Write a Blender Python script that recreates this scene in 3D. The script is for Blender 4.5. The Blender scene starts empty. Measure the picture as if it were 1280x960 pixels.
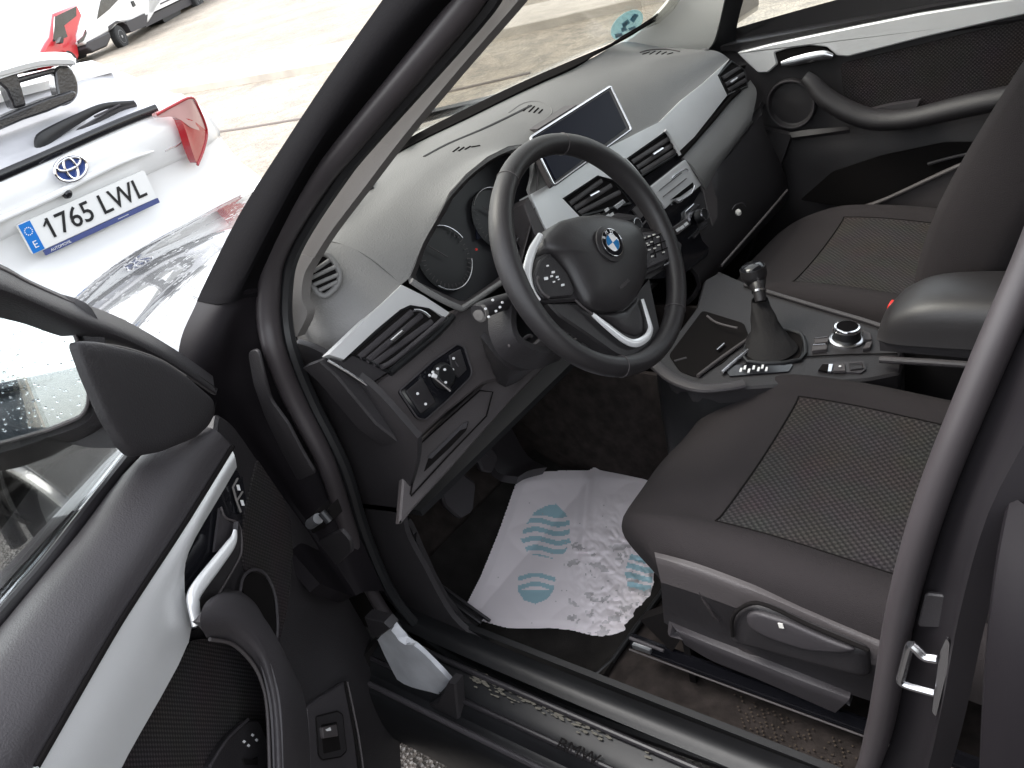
import bpy, math, random
from mathutils import Vector, Matrix, noise
random.seed(7)
V=Vector
# ------------------------------------------------------------------ camera, sky, sun, exposure
scn=bpy.context.scene
CP=V((-0.703485973,1.36785391,1.49364542)); CE=(1.04378702,0.240102062,-2.51675717); CF=1081.39388
cd=bpy.data.cameras.new('camera'); cam=bpy.data.objects.new('camera',cd); scn.collection.objects.link(cam)
cam.location=CP; cam.rotation_mode='XYZ'; cam.rotation_euler=CE
cd.sensor_fit='HORIZONTAL'; cd.sensor_width=36; cd.lens=CF/1280*36; cd.clip_start=.02; cd.clip_end=2000
scn.camera=cam
w=bpy.data.worlds.new("World"); scn.world=w; w.use_nodes=True
nt=w.node_tree; bg=nt.nodes['Background']
sky=nt.nodes.new('ShaderNodeTexSky'); sky.sky_type='NISHITA'; sky.sun_disc=False
SUN_EL,SUN_AZ=math.radians(55),math.radians(25)      # azimuth from +x (car's nose) towards +y
sky.sun_elevation=SUN_EL; sky.sun_rotation=math.radians(90)-SUN_AZ
sky.air_density=1.2; sky.dust_density=2; sky.ozone_density=1
hs=nt.nodes.new('ShaderNodeHueSaturation'); hs.inputs['Saturation'].default_value=.22
nt.links.new(sky.outputs[0],hs.inputs['Color']); nt.links.new(hs.outputs[0],bg.inputs['Color'])
bg.inputs['Strength'].default_value=.15
sd=bpy.data.lights.new('sun','SUN'); so=bpy.data.objects.new('sun',sd); scn.collection.objects.link(so)
sd.energy=.6; sd.angle=math.radians(25); sd.color=(1,.97,.93)
dv=V((math.cos(SUN_EL)*math.cos(SUN_AZ),math.cos(SUN_EL)*math.sin(SUN_AZ),math.sin(SUN_EL)))
so.rotation_euler=dv.to_track_quat('Z','Y').to_euler(); so.location=(0,0,10)
scn.view_settings.view_transform='Standard'; scn.view_settings.look='None'
scn.view_settings.exposure=2.25; scn.view_settings.gamma=1
scn.cycles.max_bounces=8; scn.cycles.transparent_max_bounces=16
# ------------------------------------------------------------------ measuring: a point of the photo met with a plane of the place
CR=Matrix.Identity(3); CR=cam.rotation_euler.to_matrix()
def ray(px,py): return CR@V(((px-640)/CF,-(py-480)/CF,-1))
def onplane(p,n):
    p=V(p); n=V(n)
    def f(px,py):
        d=ray(px,py); return CP+d*((p-CP).dot(n)/d.dot(n))
    f.n=n.normalized() if n.dot(CP-p)>0 else -n.normalized()
    return f
def Xp(x): return onplane((x,0,0),(1,0,0))
def Yp(y): return onplane((0,y,0),(0,1,0))
def Zp(z): return onplane((0,0,z),(0,0,1))
def T(o=0): return onplane((.24-o,0,1.01),(-1,0,.36))          # face of the dashboard
DU=V((-.52,.854,0)).normalized(); DN=V((-.854,-.52,0)).normalized(); DP=V((.25,.907,.96))
def D(o=0): return onplane(DP+DN*o,DN)                           # inner face of the open door
WT=math.radians(25.86); WC=V((0.0018,.379,.997)); WU=V((math.sin(WT),0,math.cos(WT))); WL=V((0,1,0)); WN=V((-math.cos(WT),0,math.sin(WT)))
def W(o=0): return onplane(WC+WN*o,WN)                           # plane of the steering wheel
def CZ(o=0): return onplane((-.3,0,.655+o),(-.10,0,1))          # top of the centre console
def pp(s,f=None):
    out=[]
    for t in s.split():
        a=[float(q) for q in t.split(',')]; out.append(f(a[0],a[1]) if f else tuple(a))
    return out
# ------------------------------------------------------------------ materials
MT={}
def mat(name,col,rough=.5,metal=0,bump=0,bscale=300,var=0,vscale=8,coat=0,spec=.5,trans=0,emit=None,coatr=.05,detail=4,sheen=0):
    m=bpy.data.materials.new(name); m.use_nodes=True; t=m.node_tree; b=t.nodes['Principled BSDF']
    b.inputs['Base Color'].default_value=(*col,1); b.inputs['Roughness'].default_value=rough; b.inputs['Metallic'].default_value=metal
    b.inputs['Specular IOR Level'].default_value=spec; b.inputs['Coat Weight'].default_value=coat; b.inputs['Coat Roughness'].default_value=coatr
    b.inputs['Transmission Weight'].default_value=trans
    if sheen: b.inputs['Sheen Weight'].default_value=sheen
    tc=t.nodes.new('ShaderNodeTexCoord')
    if var:
        n=t.nodes.new('ShaderNodeTexNoise'); n.inputs['Scale'].default_value=vscale; n.inputs['Detail'].default_value=6
        t.links.new(tc.outputs['Object'],n.inputs['Vector'])
        r=t.nodes.new('ShaderNodeValToRGB'); r.color_ramp.elements[0].position=.3; r.color_ramp.elements[1].position=.7
        r.color_ramp.elements[0].color=(*[c*(1-var) for c in col],1); r.color_ramp.elements[1].color=(*[min(1,c*(1+var)) for c in col],1)
        t.links.new(n.outputs['Fac'],r.inputs[0]); t.links.new(r.outputs[0],b.inputs['Base Color'])
        mr=t.nodes.new('ShaderNodeMapRange'); mr.inputs['To Min'].default_value=max(.02,rough*.85); mr.inputs['To Max'].default_value=min(1,rough*1.15)
        t.links.new(n.outputs['Fac'],mr.inputs[0]); t.links.new(mr.outputs[0],b.inputs['Roughness'])
    if bump:
        n=t.nodes.new('ShaderNodeTexNoise'); n.inputs['Scale'].default_value=bscale; n.inputs['Detail'].default_value=detail
        t.links.new(tc.outputs['Object'],n.inputs['Vector'])
        bp=t.nodes.new('ShaderNodeBump'); bp.inputs['Strength'].default_value=bump; bp.inputs['Distance'].default_value=.002
        t.links.new(n.outputs['Fac'],bp.inputs['Height']); t.links.new(bp.outputs[0],b.inputs['Normal'])
    if emit: b.inputs['Emission Color'].default_value=(*emit[0],1); b.inputs['Emission Strength'].default_value=emit[1]
    MT[name]=m; return m
mat('plastic',(.017,.015,.0165),.55,bump=.35,bscale=500,var=.12)
mat('plastic_mid',(.036,.032,.035),.55,bump=.35,bscale=500,var=.1)
mat('plastic_lower',(.055,.048,.049),.55,bump=.3,bscale=500,var=.08)
mat('dash',(.16,.157,.153),.55,bump=.5,bscale=420,var=.06)
mat('black',(.008,.008,.009),.45)
mat('gloss_black',(.008,.008,.010),.12)
mat('hole',(.010,.009,.009),.9,spec=.03)  # near black; shade inside openings put into the colour, also plain black parts
mat('seal_rubber',(.036,.031,.033),.42,var=.12,spec=.45)
mat('sill_black',(.008,.008,.0088),.42,var=.2,spec=.35,bump=.1,bscale=60)
mat('trim_bright',(.80,.80,.80),.28,metal=.3)
mat('rubber',(.018,.016,.018),.42,bump=.05,bscale=300,var=.15)
mat('leather',(.020,.018,.019),.46,bump=.12,bscale=350,var=.15)
mat('silver',(.70,.70,.70),.36,metal=.4,bump=.15,bscale=900,var=.03)
mat('chrome',(.85,.85,.87),.12,metal=1)
mat('satin',(.62,.62,.64),.25,metal=1)
mat('pillar_grey_lit',(.66,.645,.60),.75,bump=.3,bscale=600)  # pale copy of the trim grey: strong light on the far pillar painted in
mat('pillar_grey_shade',(.12,.112,.106),.75,bump=.3,bscale=600)  # darker copy of the same trim grey, shade of the near side painted in
mat('white_mark',(.75,.75,.75),.6)
mat('carpet',(.028,.023,.021),.98,spec=.1,bump=.25,bscale=700,var=.35,vscale=40)
mat('mat',(.016,.0145,.0135),.95,spec=.1,bump=.4,bscale=500,var=.4,vscale=18)
mat('fabric',(.024,.0205,.0215),.95,bump=.6,bscale=900,var=.1,spec=.2)
mat('red_plastic',(.75,.03,.02),.4)
mat('white_paint',(.80,.80,.79),.3,coat=.6,var=.02)
mat('red_paint',(.55,.02,.03),.35,coat=.7)
mat('tyre',(.03,.03,.03),.8,bump=.4,bscale=60)
mat('blue',(.01,.17,.42),.25,coat=.6)
mat('white_enamel',(.82,.82,.82),.25,coat=.6)
mat('plate_white',(.80,.80,.78),.4)
mat('plate_blue',(.01,.17,.55),.4)
mat('frame_blue',(.06,.08,.22),.5)
mat('car_glass_far',(.03,.035,.035),.12,coat=.5,var=.5,vscale=4)
mat('rear_glass_sky',(.50,.50,.52),.15,coat=1,var=.1)  # pale base colour stands in for white sky reflected in the glass
mat('far_glass',(.010,.014,.018),.3,spec=.25)
mat('wet_black',(.012,.012,.014),.18,coat=.8,bump=1,bscale=120)
mat('tail_red',(.34,.008,.015),.15,coat=1)
mat('tail_clear',(.45,.25,.24),.2,coat=1)
mat('concrete',(.42,.38,.33),.9,bump=.8,bscale=30,var=.15,vscale=3)
mat('kerb_dark',(.12,.10,.09),.9,bump=.5,bscale=30)
mat('rim',(.45,.45,.47),.35,metal=.9)
mat('gauge',(.012,.012,.014),.5)
mat('amber',(.6,.4,.02),.5)
mat('box_yellow',(.65,.5,.12),.6)
mat('metal_worn',(.55,.56,.58),.30,metal=.9,bump=.3,bscale=40,var=.15,vscale=30)
mat('outer_black',(.0056,.0052,.0058),.85,spec=.02,bump=.2,bscale=300)
mat('gaiter',(.009,.008,.0085),.75,spec=.25,bump=.4,bscale=200)
mat('fleck',(.05,.036,.024),.9)
mat('paint_shade_deep',(.0085,.0072,.0085),.62,spec=.1)  # body paint darkened further, shade put into the colour
mat('far_blue',(.008,.016,.030),.25,coat=1)
mat('bright_plate',(.62,.63,.66),.45,metal=.5,bump=.2,bscale=40,var=.12,vscale=30)
mat('paint_shade',(.012,.0105,.012),.5,spec=.2,coat=.06,coatr=.25,var=.05)  # darker copy of the body paint, shade put into the colour
mat('mud',(.12,.11,.09),.95)
mat('blue_dark',(.03,.06,.22),.2,coat=.8)
# car paint: dark grey metallic
m=mat('paint',(.030,.026,.030),.32,metal=.35,coat=1,coatr=.04,var=.05)
m=mat('paint_wet',(.022,.022,.024),.22,metal=.3,coat=1,coatr=.02,bump=0)
t=m.node_tree; b=t.nodes['Principled BSDF']                     # rain drops standing on the bonnet
tc=t.nodes.new('ShaderNodeTexCoord'); vo=t.nodes.new('ShaderNodeTexVoronoi'); vo.inputs['Scale'].default_value=55
vo.inputs['Randomness'].default_value=1; nz=t.nodes.new('ShaderNodeTexNoise'); nz.inputs['Scale'].default_value=7
t.links.new(tc.outputs['Object'],vo.inputs['Vector']); t.links.new(tc.outputs['Object'],nz.inputs['Vector'])
mr=t.nodes.new('ShaderNodeMapRange'); mr.inputs['From Min'].default_value=.12; mr.inputs['From Max'].default_value=.32; mr.inputs['To Min'].default_value=1; mr.inputs['To Max'].default_value=0
t.links.new(vo.outputs['Distance'],mr.inputs[0])
mu=t.nodes.new('ShaderNodeMath'); mu.operation='MULTIPLY'
gt=t.nodes.new('ShaderNodeMapRange'); gt.inputs['From Min'].default_value=.42; gt.inputs['From Max'].default_value=.62
t.links.new(nz.outputs['Fac'],gt.inputs[0]); t.links.new(mr.outputs[0],mu.inputs[0]); t.links.new(gt.outputs[0],mu.inputs[1])
bp=t.nodes.new('ShaderNodeBump'); bp.inputs['Strength'].default_value=.5; bp.inputs['Distance'].default_value=.002
t.links.new(mu.outputs[0],bp.inputs['Height']); t.links.new(bp.outputs[0],b.inputs['Coat Normal']); t.links.new(bp.outputs[0],b.inputs['Normal'])
# woven seat insert: small diamonds
def weave(name,a,bc,scale,ang=45,st=1,door=False):
    m=mat(name,a,.95,spec=.2); t=m.node_tree; b=t.nodes['Principled BSDF']
    tc=t.nodes.new('ShaderNodeTexCoord'); mp=t.nodes.new('ShaderNodeMapping'); mp.inputs['Rotation'].default_value=(0,0,math.radians(ang)); mp.inputs['Scale'].default_value=(scale,scale,scale)
    t.links.new(tc.outputs['Object'],mp.inputs[0]); sx=t.nodes.new('ShaderNodeSeparateXYZ'); t.links.new(mp.outputs[0],sx.inputs[0])
    def sn(o):
        k=t.nodes.new('ShaderNodeMath'); k.operation='SINE'; t.links.new(o,k.inputs[0]); return k.outputs[0]
    o1,o2=sx.outputs[0],sx.outputs[1]
    if door:
        sb=t.nodes.new('ShaderNodeMath'); sb.operation='SUBTRACT'; t.links.new(o2,sb.inputs[0]); t.links.new(o1,sb.inputs[1]); o1,o2=sb.outputs[0],sx.outputs[2]
    q=t.nodes.new('ShaderNodeMath'); q.operation='MULTIPLY'; t.links.new(sn(o1),q.inputs[0]); t.links.new(sn(o2),q.inputs[1])
    r=t.nodes.new('ShaderNodeValToRGB'); r.color_ramp.elements[0].position=.42; r.color_ramp.elements[1].position=.75
    ad=t.nodes.new('ShaderNodeMapRange'); ad.inputs['From Min'].default_value=-1; t.links.new(q.outputs[0],ad.inputs[0])
    r.color_ramp.elements[0].color=(*a,1); r.color_ramp.elements[1].color=(*bc,1)
    t.links.new(ad.outputs[0],r.inputs[0])
    n=t.nodes.new('ShaderNodeTexNoise'); n.inputs['Scale'].default_value=14; t.links.new(tc.outputs['Object'],n.inputs['Vector'])
    mx=t.nodes.new('ShaderNodeMix'); mx.data_type='RGBA'; mx.blend_type='MULTIPLY'; mx.inputs[0].default_value=.5
    t.links.new(r.outputs[0],mx.inputs[6]); t.links.new(n.outputs['Color'],mx.inputs[7]); t.links.new(mx.outputs[2],b.inputs['Base Color'])
    mx.inputs[0].default_value=.35
    bp=t.nodes.new('ShaderNodeBump'); bp.inputs['Strength'].default_value=st; bp.inputs['Distance'].default_value=.0015
    t.links.new(ad.outputs[0],bp.inputs['Height']); t.links.new(bp.outputs[0],b.inputs['Normal'])
weave('seat_insert',(.024,.021,.0215),(.054,.048,.047),600,0)
weave('door_fabric',(.014,.012,.0125),(.042,.036,.037),800,0,.6,True)
def glass(name,col,refl=.5):
    m=bpy.data.materials.new(name); m.use_nodes=True; t=m.node_tree; t.nodes.clear()
    o=t.nodes.new('ShaderNodeOutputMaterial'); tr=t.nodes.new('ShaderNodeBsdfTransparent'); tr.inputs[0].default_value=(*col,1)
    g=t.nodes.new('ShaderNodeBsdfGlossy'); g.inputs['Roughness'].default_value=.02
    fr=t.nodes.new('ShaderNodeFresnel'); fr.inputs[0].default_value=1.45
    ml=t.nodes.new('ShaderNodeMath'); ml.operation='MULTIPLY'; ml.inputs[1].default_value=refl; t.links.new(fr.outputs[0],ml.inputs[0])
    mx=t.nodes.new('ShaderNodeMixShader'); t.links.new(ml.outputs[0],mx.inputs[0]); t.links.new(tr.outputs[0],mx.inputs[1]); t.links.new(g.outputs[0],mx.inputs[2]); t.links.new(mx.outputs[0],o.inputs[0])
    MT[name]=m
glass('windscreen_glass',(.84,.84,.81),.35); glass('side_glass',(.93,.95,.94),.6)
m=mat('mirror_glass',(.86,.90,.92),.01,metal=1)
m=mat('droplet',(.9,.93,.95),.02,trans=1)
m=mat('screen',(.006,.007,.016),.35,spec=.06)
# ground materials
def groundmat(name,stops,sc,rough,bs,bst):
    m=bpy.data.materials.new(name); m.use_nodes=True; t=m.node_tree; b=t.nodes['Principled BSDF']
    tc=t.nodes.new('ShaderNodeTexCoord')
    n1=t.nodes.new('ShaderNodeTexNoise'); n1.inputs['Scale'].default_value=sc[0]; n1.inputs['Detail'].default_value=8
    n2=t.nodes.new('ShaderNodeTexNoise'); n2.inputs['Scale'].default_value=sc[1]; n2.inputs['Detail'].default_value=5
    vo=t.nodes.new('ShaderNodeTexVoronoi'); vo.inputs['Scale'].default_value=bs
    for k in (n1,n2,vo): t.links.new(tc.outputs['Object'],k.inputs['Vector'])
    r=t.nodes.new('ShaderNodeValToRGB'); e=r.color_ramp.elements; e[0].position=.32; e[0].color=(*stops[0],1); e[1].position=.68; e[1].color=(*stops[1],1)
    t.links.new(n1.outputs['Fac'],r.inputs[0])
    r2=t.nodes.new('ShaderNodeValToRGB'); e=r2.color_ramp.elements; e[0].position=.35; e[0].color=(.55,.55,.55,1); e[1].position=.6; e[1].color=(1,1,1,1)
    t.links.new(n2.outputs['Fac'],r2.inputs[0])
    mx=t.nodes.new('ShaderNodeMix'); mx.data_type='RGBA'; mx.blend_type='MULTIPLY'; mx.inputs[0].default_value=.8
    t.links.new(r.outputs[0],mx.inputs[6]); t.links.new(r2.outputs[0],mx.inputs[7])
    mx2=t.nodes.new('ShaderNodeMix'); mx2.data_type='RGBA'; mx2.blend_type='MULTIPLY'; mx2.inputs[0].default_value=.55
    bw=t.nodes.new('ShaderNodeRGBToBW'); t.links.new(vo.outputs['Color'],bw.inputs[0]); t.links.new(mx.outputs[2],mx2.inputs[6]); t.links.new(bw.outputs[0],mx2.inputs[7]); t.links.new(mx2.outputs[2],b.inputs['Base Color'])
    mr=t.nodes.new('ShaderNodeMapRange'); mr.inputs['To Min'].default_value=rough[0]; mr.inputs['To Max'].default_value=rough[1]; t.links.new(n2.outputs['Fac'],mr.inputs[0]); t.links.new(mr.outputs[0],b.inputs['Roughness'])
    bp=t.nodes.new('ShaderNodeBump'); bp.inputs['Strength'].default_value=bst; bp.inputs['Distance'].default_value=.01
    t.links.new(vo.outputs['Distance'],bp.inputs['Height']); t.links.new(bp.outputs[0],b.inputs['Normal']); MT[name]=m
groundmat('gravel',((.30,.25,.19),(.46,.40,.32)),(.6,6),(.5,.95),60,.6)
groundmat('asphalt',((.07,.06,.055),(.15,.13,.115)),(1.5,25),(.15,.8),90,1)
# ------------------------------------------------------------------ mesh builder
def fillet(P,r,n=4,closed=True):
    if not r: return list(P)
    out=[]; N=len(P)
    for i,p in enumerate(P):
        if not closed and i in (0,N-1): out.append(p); continue
        a=P[i-1]; c=P[(i+1)%N]; da=a-p; dc=c-p
        ra=min(r,da.length*.45); rc=min(r,dc.length*.45)
        A=p+da.normalized()*ra; Cc=p+dc.normalized()*rc
        for k in range(n+1):
            s=k/n; out.append(A*(1-s)**2+p*2*s*(1-s)+Cc*s*s)
    return out
def crv(P,n,closed=False):
    P=[V(p) for p in P]; N=len(P)
    if N==2 and not closed: return [P[0].lerp(P[1],k/n) for k in range(n+1)]
    out=[]; segs=N if closed else N-1
    for i in range(segs):
        if closed: a,b,c,d=P[(i-1)%N],P[i],P[(i+1)%N],P[(i+2)%N]
        else:
            b,c=P[i],P[i+1]; a=P[i-1] if i else b*2-c; d=P[i+2] if i+2<N else c*2-b
        for k in range(n):
            s=k/n; out.append(.5*((2*b)+(c-a)*s+(2*a-5*b+4*c-d)*s*s+(3*b-a-3*c+d)*s**3))
    if not closed: out.append(P[-1].copy())
    return out
ORG={}
class MB:
    def __init__(s): s.v=[]; s.f=[]; s.m=[]; s.sm=[]; s.mats=[]
    def mi(s,m):
        if m not in s.mats: s.mats.append(m)
        return s.mats.index(m)
    def add(s,vs,fs,m,smooth=True):
        b=len(s.v); s.v+= [V(v) for v in vs]; k=s.mi(m)
        for f in fs: s.f.append([i+b for i in f]); s.m.append(k); s.sm.append(smooth)
        return s
    def slab(s,P,th,m,r=0,n=None,ch=0):          # flat plate, front face through P, th thick away from the viewer's side
        P=fillet([V(p) for p in P],r)
        if n is None:
            n=V((0,0,0))
            for i,p in enumerate(P): n+=p.cross(P[(i+1)%len(P)])
            n.normalize()
            c=sum(P,V((0,0,0)))/len(P)
            if n.dot(CP-c)<0: n=-n
        n=n.normalized(); N=len(P)
        if ch:                                     # chamfered front edge
            ar=V((0,0,0))
            for i,p in enumerate(P): ar+=p.cross(P[(i+1)%N])
            og=1 if ar.dot(n)>0 else -1
            F=[]
            for i,p in enumerate(P):
                a=P[i-1]; d=P[(i+1)%N]; e=n.cross((d-a).normalized())*og
                F.append(p+e*ch)
            Q=[p-n*ch for p in P]; B=[p-n*max(th,ch*1.5) for p in P]
            s.add(F+Q+B,[list(range(N))]+[[i,(i+1)%N,N+(i+1)%N,N+i] for i in range(N)]+[[N+i,N+(i+1)%N,2*N+(i+1)%N,2*N+i] for i in range(N)]+[list(range(3*N-1,2*N-1,-1))],m,False)
        else:
            B=[p-n*th for p in P]
            s.add(P+B,[list(range(N))]+[[i,(i+1)%N,N+(i+1)%N,N+i] for i in range(N)]+[list(range(2*N-1,N-1,-1))],m,False)
        return s
    def dome(s,P,h,m,r=0,n=None,k=5,th=.01,flat=.0):   # plate with a cushion-like front
        P=fillet([V(p) for p in P],r); N=len(P); c=sum(P,V((0,0,0)))/N
        if n is None:
            n=V((0,0,0))
            for i,p in enumerate(P): n+=p.cross(P[(i+1)%N])
            n.normalize()
            if n.dot(CP-c)<0: n=-n
        vs=[p-n*th for p in P]+P[:]; fs=[[i,(i+1)%N,N+(i+1)%N,N+i] for i in range(N)]
        for j in range(1,k+1):
            a=j/k*(math.pi/2); q=1-(1-flat)*(1-math.cos(a)) if j<k else flat
            q=max(q,flat); hh=h*math.sin(a)
            vs+=[c+(p-c)*q+n*hh for p in P]
            fs+=[[j*N+i,j*N+(i+1)%N,(j+1)*N+(i+1)%N,(j+1)*N+i] for i in range(N)]
        fs.append([(k+1)*N+i for i in range(N)]); fs.append(list(range(N-1,-1,-1)))
        s.add(vs,fs,m); return s
    def loft(s,rows,m,nu=4,nv=4,th=.004,face=None,back=None,closed=False):
        R=[crv(r,nu,closed) for r in rows]; L=len(R[0])
        G=[crv([R[i][j] for i in range(len(R))],nv) for j in range(L)]   # G[j][k]
        H=len(G[0]); g=[[G[j][k] for j in range(L)] for k in range(H)]
        nor=[[None]*L for _ in range(H)]; tot=V((0,0,0)); ce=V((0,0,0))
        for k in range(H):
            for j in range(L):
                if closed: du=g[k][(j+1)%L]-g[k][j-1]
                else: du=g[k][min(j+1,L-1)]-g[k][max(j-1,0)]
                dv_=g[min(k+1,H-1)][j]-g[max(k-1,0)][j]
                q=du.cross(dv_); q=q.normalized() if q.length>1e-12 else V((0,0,1)); nor[k][j]=q
        face=V(face) if face is not None else CP
        sg=sum(nor[k][j].dot(face-g[k][j]) for k in range(H) for j in range(L)); sg=1 if sg>=0 else -1
        vs=[g[k][j] for k in range(H) for j in range(L)]
        W_=L if closed else L-1
        f=[[k*L+j,k*L+(j+1)%L,(k+1)*L+(j+1)%L,(k+1)*L+j] for k in range(H-1) for j in range(W_)]
        if sg<0: f=[q[::-1] for q in f]
        o=H*L; vs+=[g[k][j]-nor[k][j]*sg*th for k in range(H) for j in range(L)]
        f+=[[i+o for i in q[::-1]] for q in f]
        rim=[]
        for j in range(W_):
            rim.append([j,(j+1)%L,o+(j+1)%L,o+j]); b0=(H-1)*L; rim.append([b0+j,b0+(j+1)%L,o+b0+(j+1)%L,o+b0+j])
        if not closed:
            for k in range(H-1): rim.append([k*L,(k+1)*L,o+(k+1)*L,o+k*L]); rim.append([k*L+L-1,(k+1)*L+L-1,o+(k+1)*L+L-1,o+k*L+L-1])
        s.add(vs,f+rim,m); return s
    def tube(s,P,r,m,n=4,closed=False,seg=10,flat=None,up=None,cap=True):  # r number or list; flat=(a,b) ellipse factors with up
        P=[V(p) for p in P]; rr=r if isinstance(r,(list,tuple)) else [r]*len(P)
        C_=crv(P,n,closed) if n>1 else P; L=len(C_)
        RR=[]
        for i in range(L):
            t_=i/(n if n>1 else 1); a=int(t_); fr=t_-a
            RR.append(rr[a%len(rr)]*(1-fr)+rr[(a+1)%len(rr) if closed else min(a+1,len(rr)-1)]*fr)
        vs=[]; pu=V(up) if up is not None else None
        u=None
        for i in range(L):
            t_=(C_[(i+1)%L]-C_[i-1]) if closed else (C_[min(i+1,L-1)]-C_[max(i-1,0)])
            t_.normalize()
            if pu is not None: a=(pu-t_*pu.dot(t_)).normalized()
            else:
                if u is None: u=V((0,0,1)) if abs(t_.z)<.9 else V((1,0,0))
                a=(u-t_*u.dot(t_)).normalized(); u=a
            b=t_.cross(a); fa,fb=flat if flat else (1,1)
            for k in range(seg):
                q=2*math.pi*k/seg; vs.append(C_[i]+a*math.cos(q)*RR[i]*fa+b*math.sin(q)*RR[i]*fb)
        fs=[]
        for i in range(L if closed else L-1):
            for k in range(seg): fs.append([i*seg+k,i*seg+(k+1)%seg,((i+1)%L)*seg+(k+1)%seg,((i+1)%L)*seg+k])
        if not closed and cap: fs.append(list(range(seg))[::-1]); fs.append([(L-1)*seg+k for k in range(seg)])
        s.add(vs,fs,m); return s
    def lathe(s,o,ax,prof,m,n=32,cap=True):                 # prof: (radius, height along ax)
        o=V(o); ax=V(ax).normalized(); a=ax.orthogonal().normalized(); b=ax.cross(a); vs=[]; N=len(prof)
        for r_,h in prof:
            for k in range(n): q=2*math.pi*k/n; vs.append(o+ax*h+(a*math.cos(q)+b*math.sin(q))*max(r_,1e-5))
        fs=[[i*n+k,i*n+(k+1)%n,(i+1)*n+(k+1)%n,(i+1)*n+k] for i in range(N-1) for k in range(n)]
        if cap: fs.append(list(range(n))[::-1]); fs.append([(N-1)*n+k for k in range(n)])
        s.add(vs,fs,m); return s
    def box(s,c,x,y,z,m):                          # centre and three half-axes
        c,x,y,z=V(c),V(x),V(y),V(z)
        vs=[c+x*i+y*j+z*k for i in (-1,1) for j in (-1,1) for k in (-1,1)]
        s.add(vs,[[0,1,3,2],[4,6,7,5],[0,4,5,1],[2,3,7,6],[0,2,6,4],[1,5,7,3]],m,False); return s
    def build(s,name,parent=None,bevel=0,seg=2,sharp=35,label=None,loc=None,sub=0):
        me=bpy.data.meshes.new(name); c=V(loc) if loc is not None else sum(s.v,V((0,0,0)))/max(1,len(s.v))
        me.from_pydata([tuple(v-c) for v in s.v],[],s.f); me.validate(clean_customdata=False)
        for mm in s.mats: me.materials.append(MT[mm])
        if len(me.polygons)==len(s.f):
            me.polygons.foreach_set('material_index',s.m)
        me.polygons.foreach_set('use_smooth',s.sm if len(me.polygons)==len(s.f) else [True]*len(me.polygons))
        import bmesh
        bm=bmesh.new(); bm.from_mesh(me); bmesh.ops.recalc_face_normals(bm,faces=bm.faces); bm.to_mesh(me); bm.free()
        me.set_sharp_from_angle(angle=math.radians(sharp))
        o=bpy.data.objects.new(name,me); scn.collection.objects.link(o)
        ORG[o.name]=c
        if parent is not None: o.parent=parent; o.location=c-ORG[parent.name]
        else: o.location=c
        if bevel:
            b=o.modifiers.new('edge','BEVEL'); b.width=bevel; b.segments=seg; b.limit_method='ANGLE'; b.angle_limit=math.radians(35); b.harden_normals=False
        if sub: q=o.modifiers.new('smooth','SUBSURF'); q.levels=sub; q.render_levels=sub
        if label: o['label']=label
        return o
def text(name,body,o,xd,yd,size,m,parent,ext=.0004,align='CENTER',sx=1,bold=0):
    cu=bpy.data.curves.new(name,'FONT'); cu.body=body; cu.size=size; cu.extrude=ext; cu.align_x=align; cu.align_y='CENTER'; cu.resolution_u=3; cu.offset=bold
    cu.materials.append(MT[m]); ob=bpy.data.objects.new(name,cu); scn.collection.objects.link(ob)
    x=V(xd).normalized(); y=V(yd); y=(y-x*y.dot(x)).normalized(); z=x.cross(y)
    M=Matrix((x*sx,y,z)).transposed().to_4x4(); o=V(o); M.translation=o-(ORG[parent.name] if parent else V((0,0,0)))
    bpy.context.view_layer.update(); me=bpy.data.meshes.new_from_object(ob.evaluated_get(bpy.context.evaluated_depsgraph_get())); bpy.data.objects.remove(ob)
    me.transform(M.to_3x3().to_4x4()); ob=bpy.data.objects.new(name,me); scn.collection.objects.link(ob)
    ob.parent=parent; ob.location=M.translation; ORG[ob.name]=o; return ob
def thing(name,label,cat,loc,group=None):
    o=bpy.data.objects.new(name,None); scn.collection.objects.link(o); o.location=loc; ORG[o.name]=V(loc); o.empty_display_size=.1
    o['label']=label; o['category']=cat
    if group: o['group']=group
    return o
def tag(o,label,cat,group=None):
    o['label']=label; o['category']=cat
    if group: o['group']=group
    return o
def struct(o): o['kind']='structure'; return o
# ================================================================== the setting
def ground_z(x,y):
    if x<14: return 0
    return max(0,(-y-14.6))*.06*min(1,(x-14)/6) if -y<30 else 15.4*.06*min(1,(x-14)/6)
xs=[-300,-100,-40,-20,-10]+[i*1.5 for i in range(-4,40)]+[80,120,300]
ys=[-300,-120,-80,-60,-50]+[-45+i*1.5 for i in range(0,40)]+[25,40,100,300]
m=MB(); m.add([(x,y,ground_z(x,y)) for x in xs for y in ys],[[i*len(ys)+j,(i+1)*len(ys)+j,(i+1)*len(ys)+j+1,i*len(ys)+j+1] for i in range(len(xs)-1) for j in range(len(ys)-1)],'gravel')
struct(m.build('ground'))
pts=[(-9,-2.2),(-4,-2.0),(0,-2.3),(2.2,-2.1),(4.2,-2.4),(7.5,-2.6),(8.2,0),(8,4),(8.4,9),(2,10),(-9,9.5)]
m=MB(); m.slab([V((x,y,.004)) for x,y in pts],.003,'asphalt',r=.5,n=V((0,0,1))); struct(m.build('parking_area'))
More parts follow.
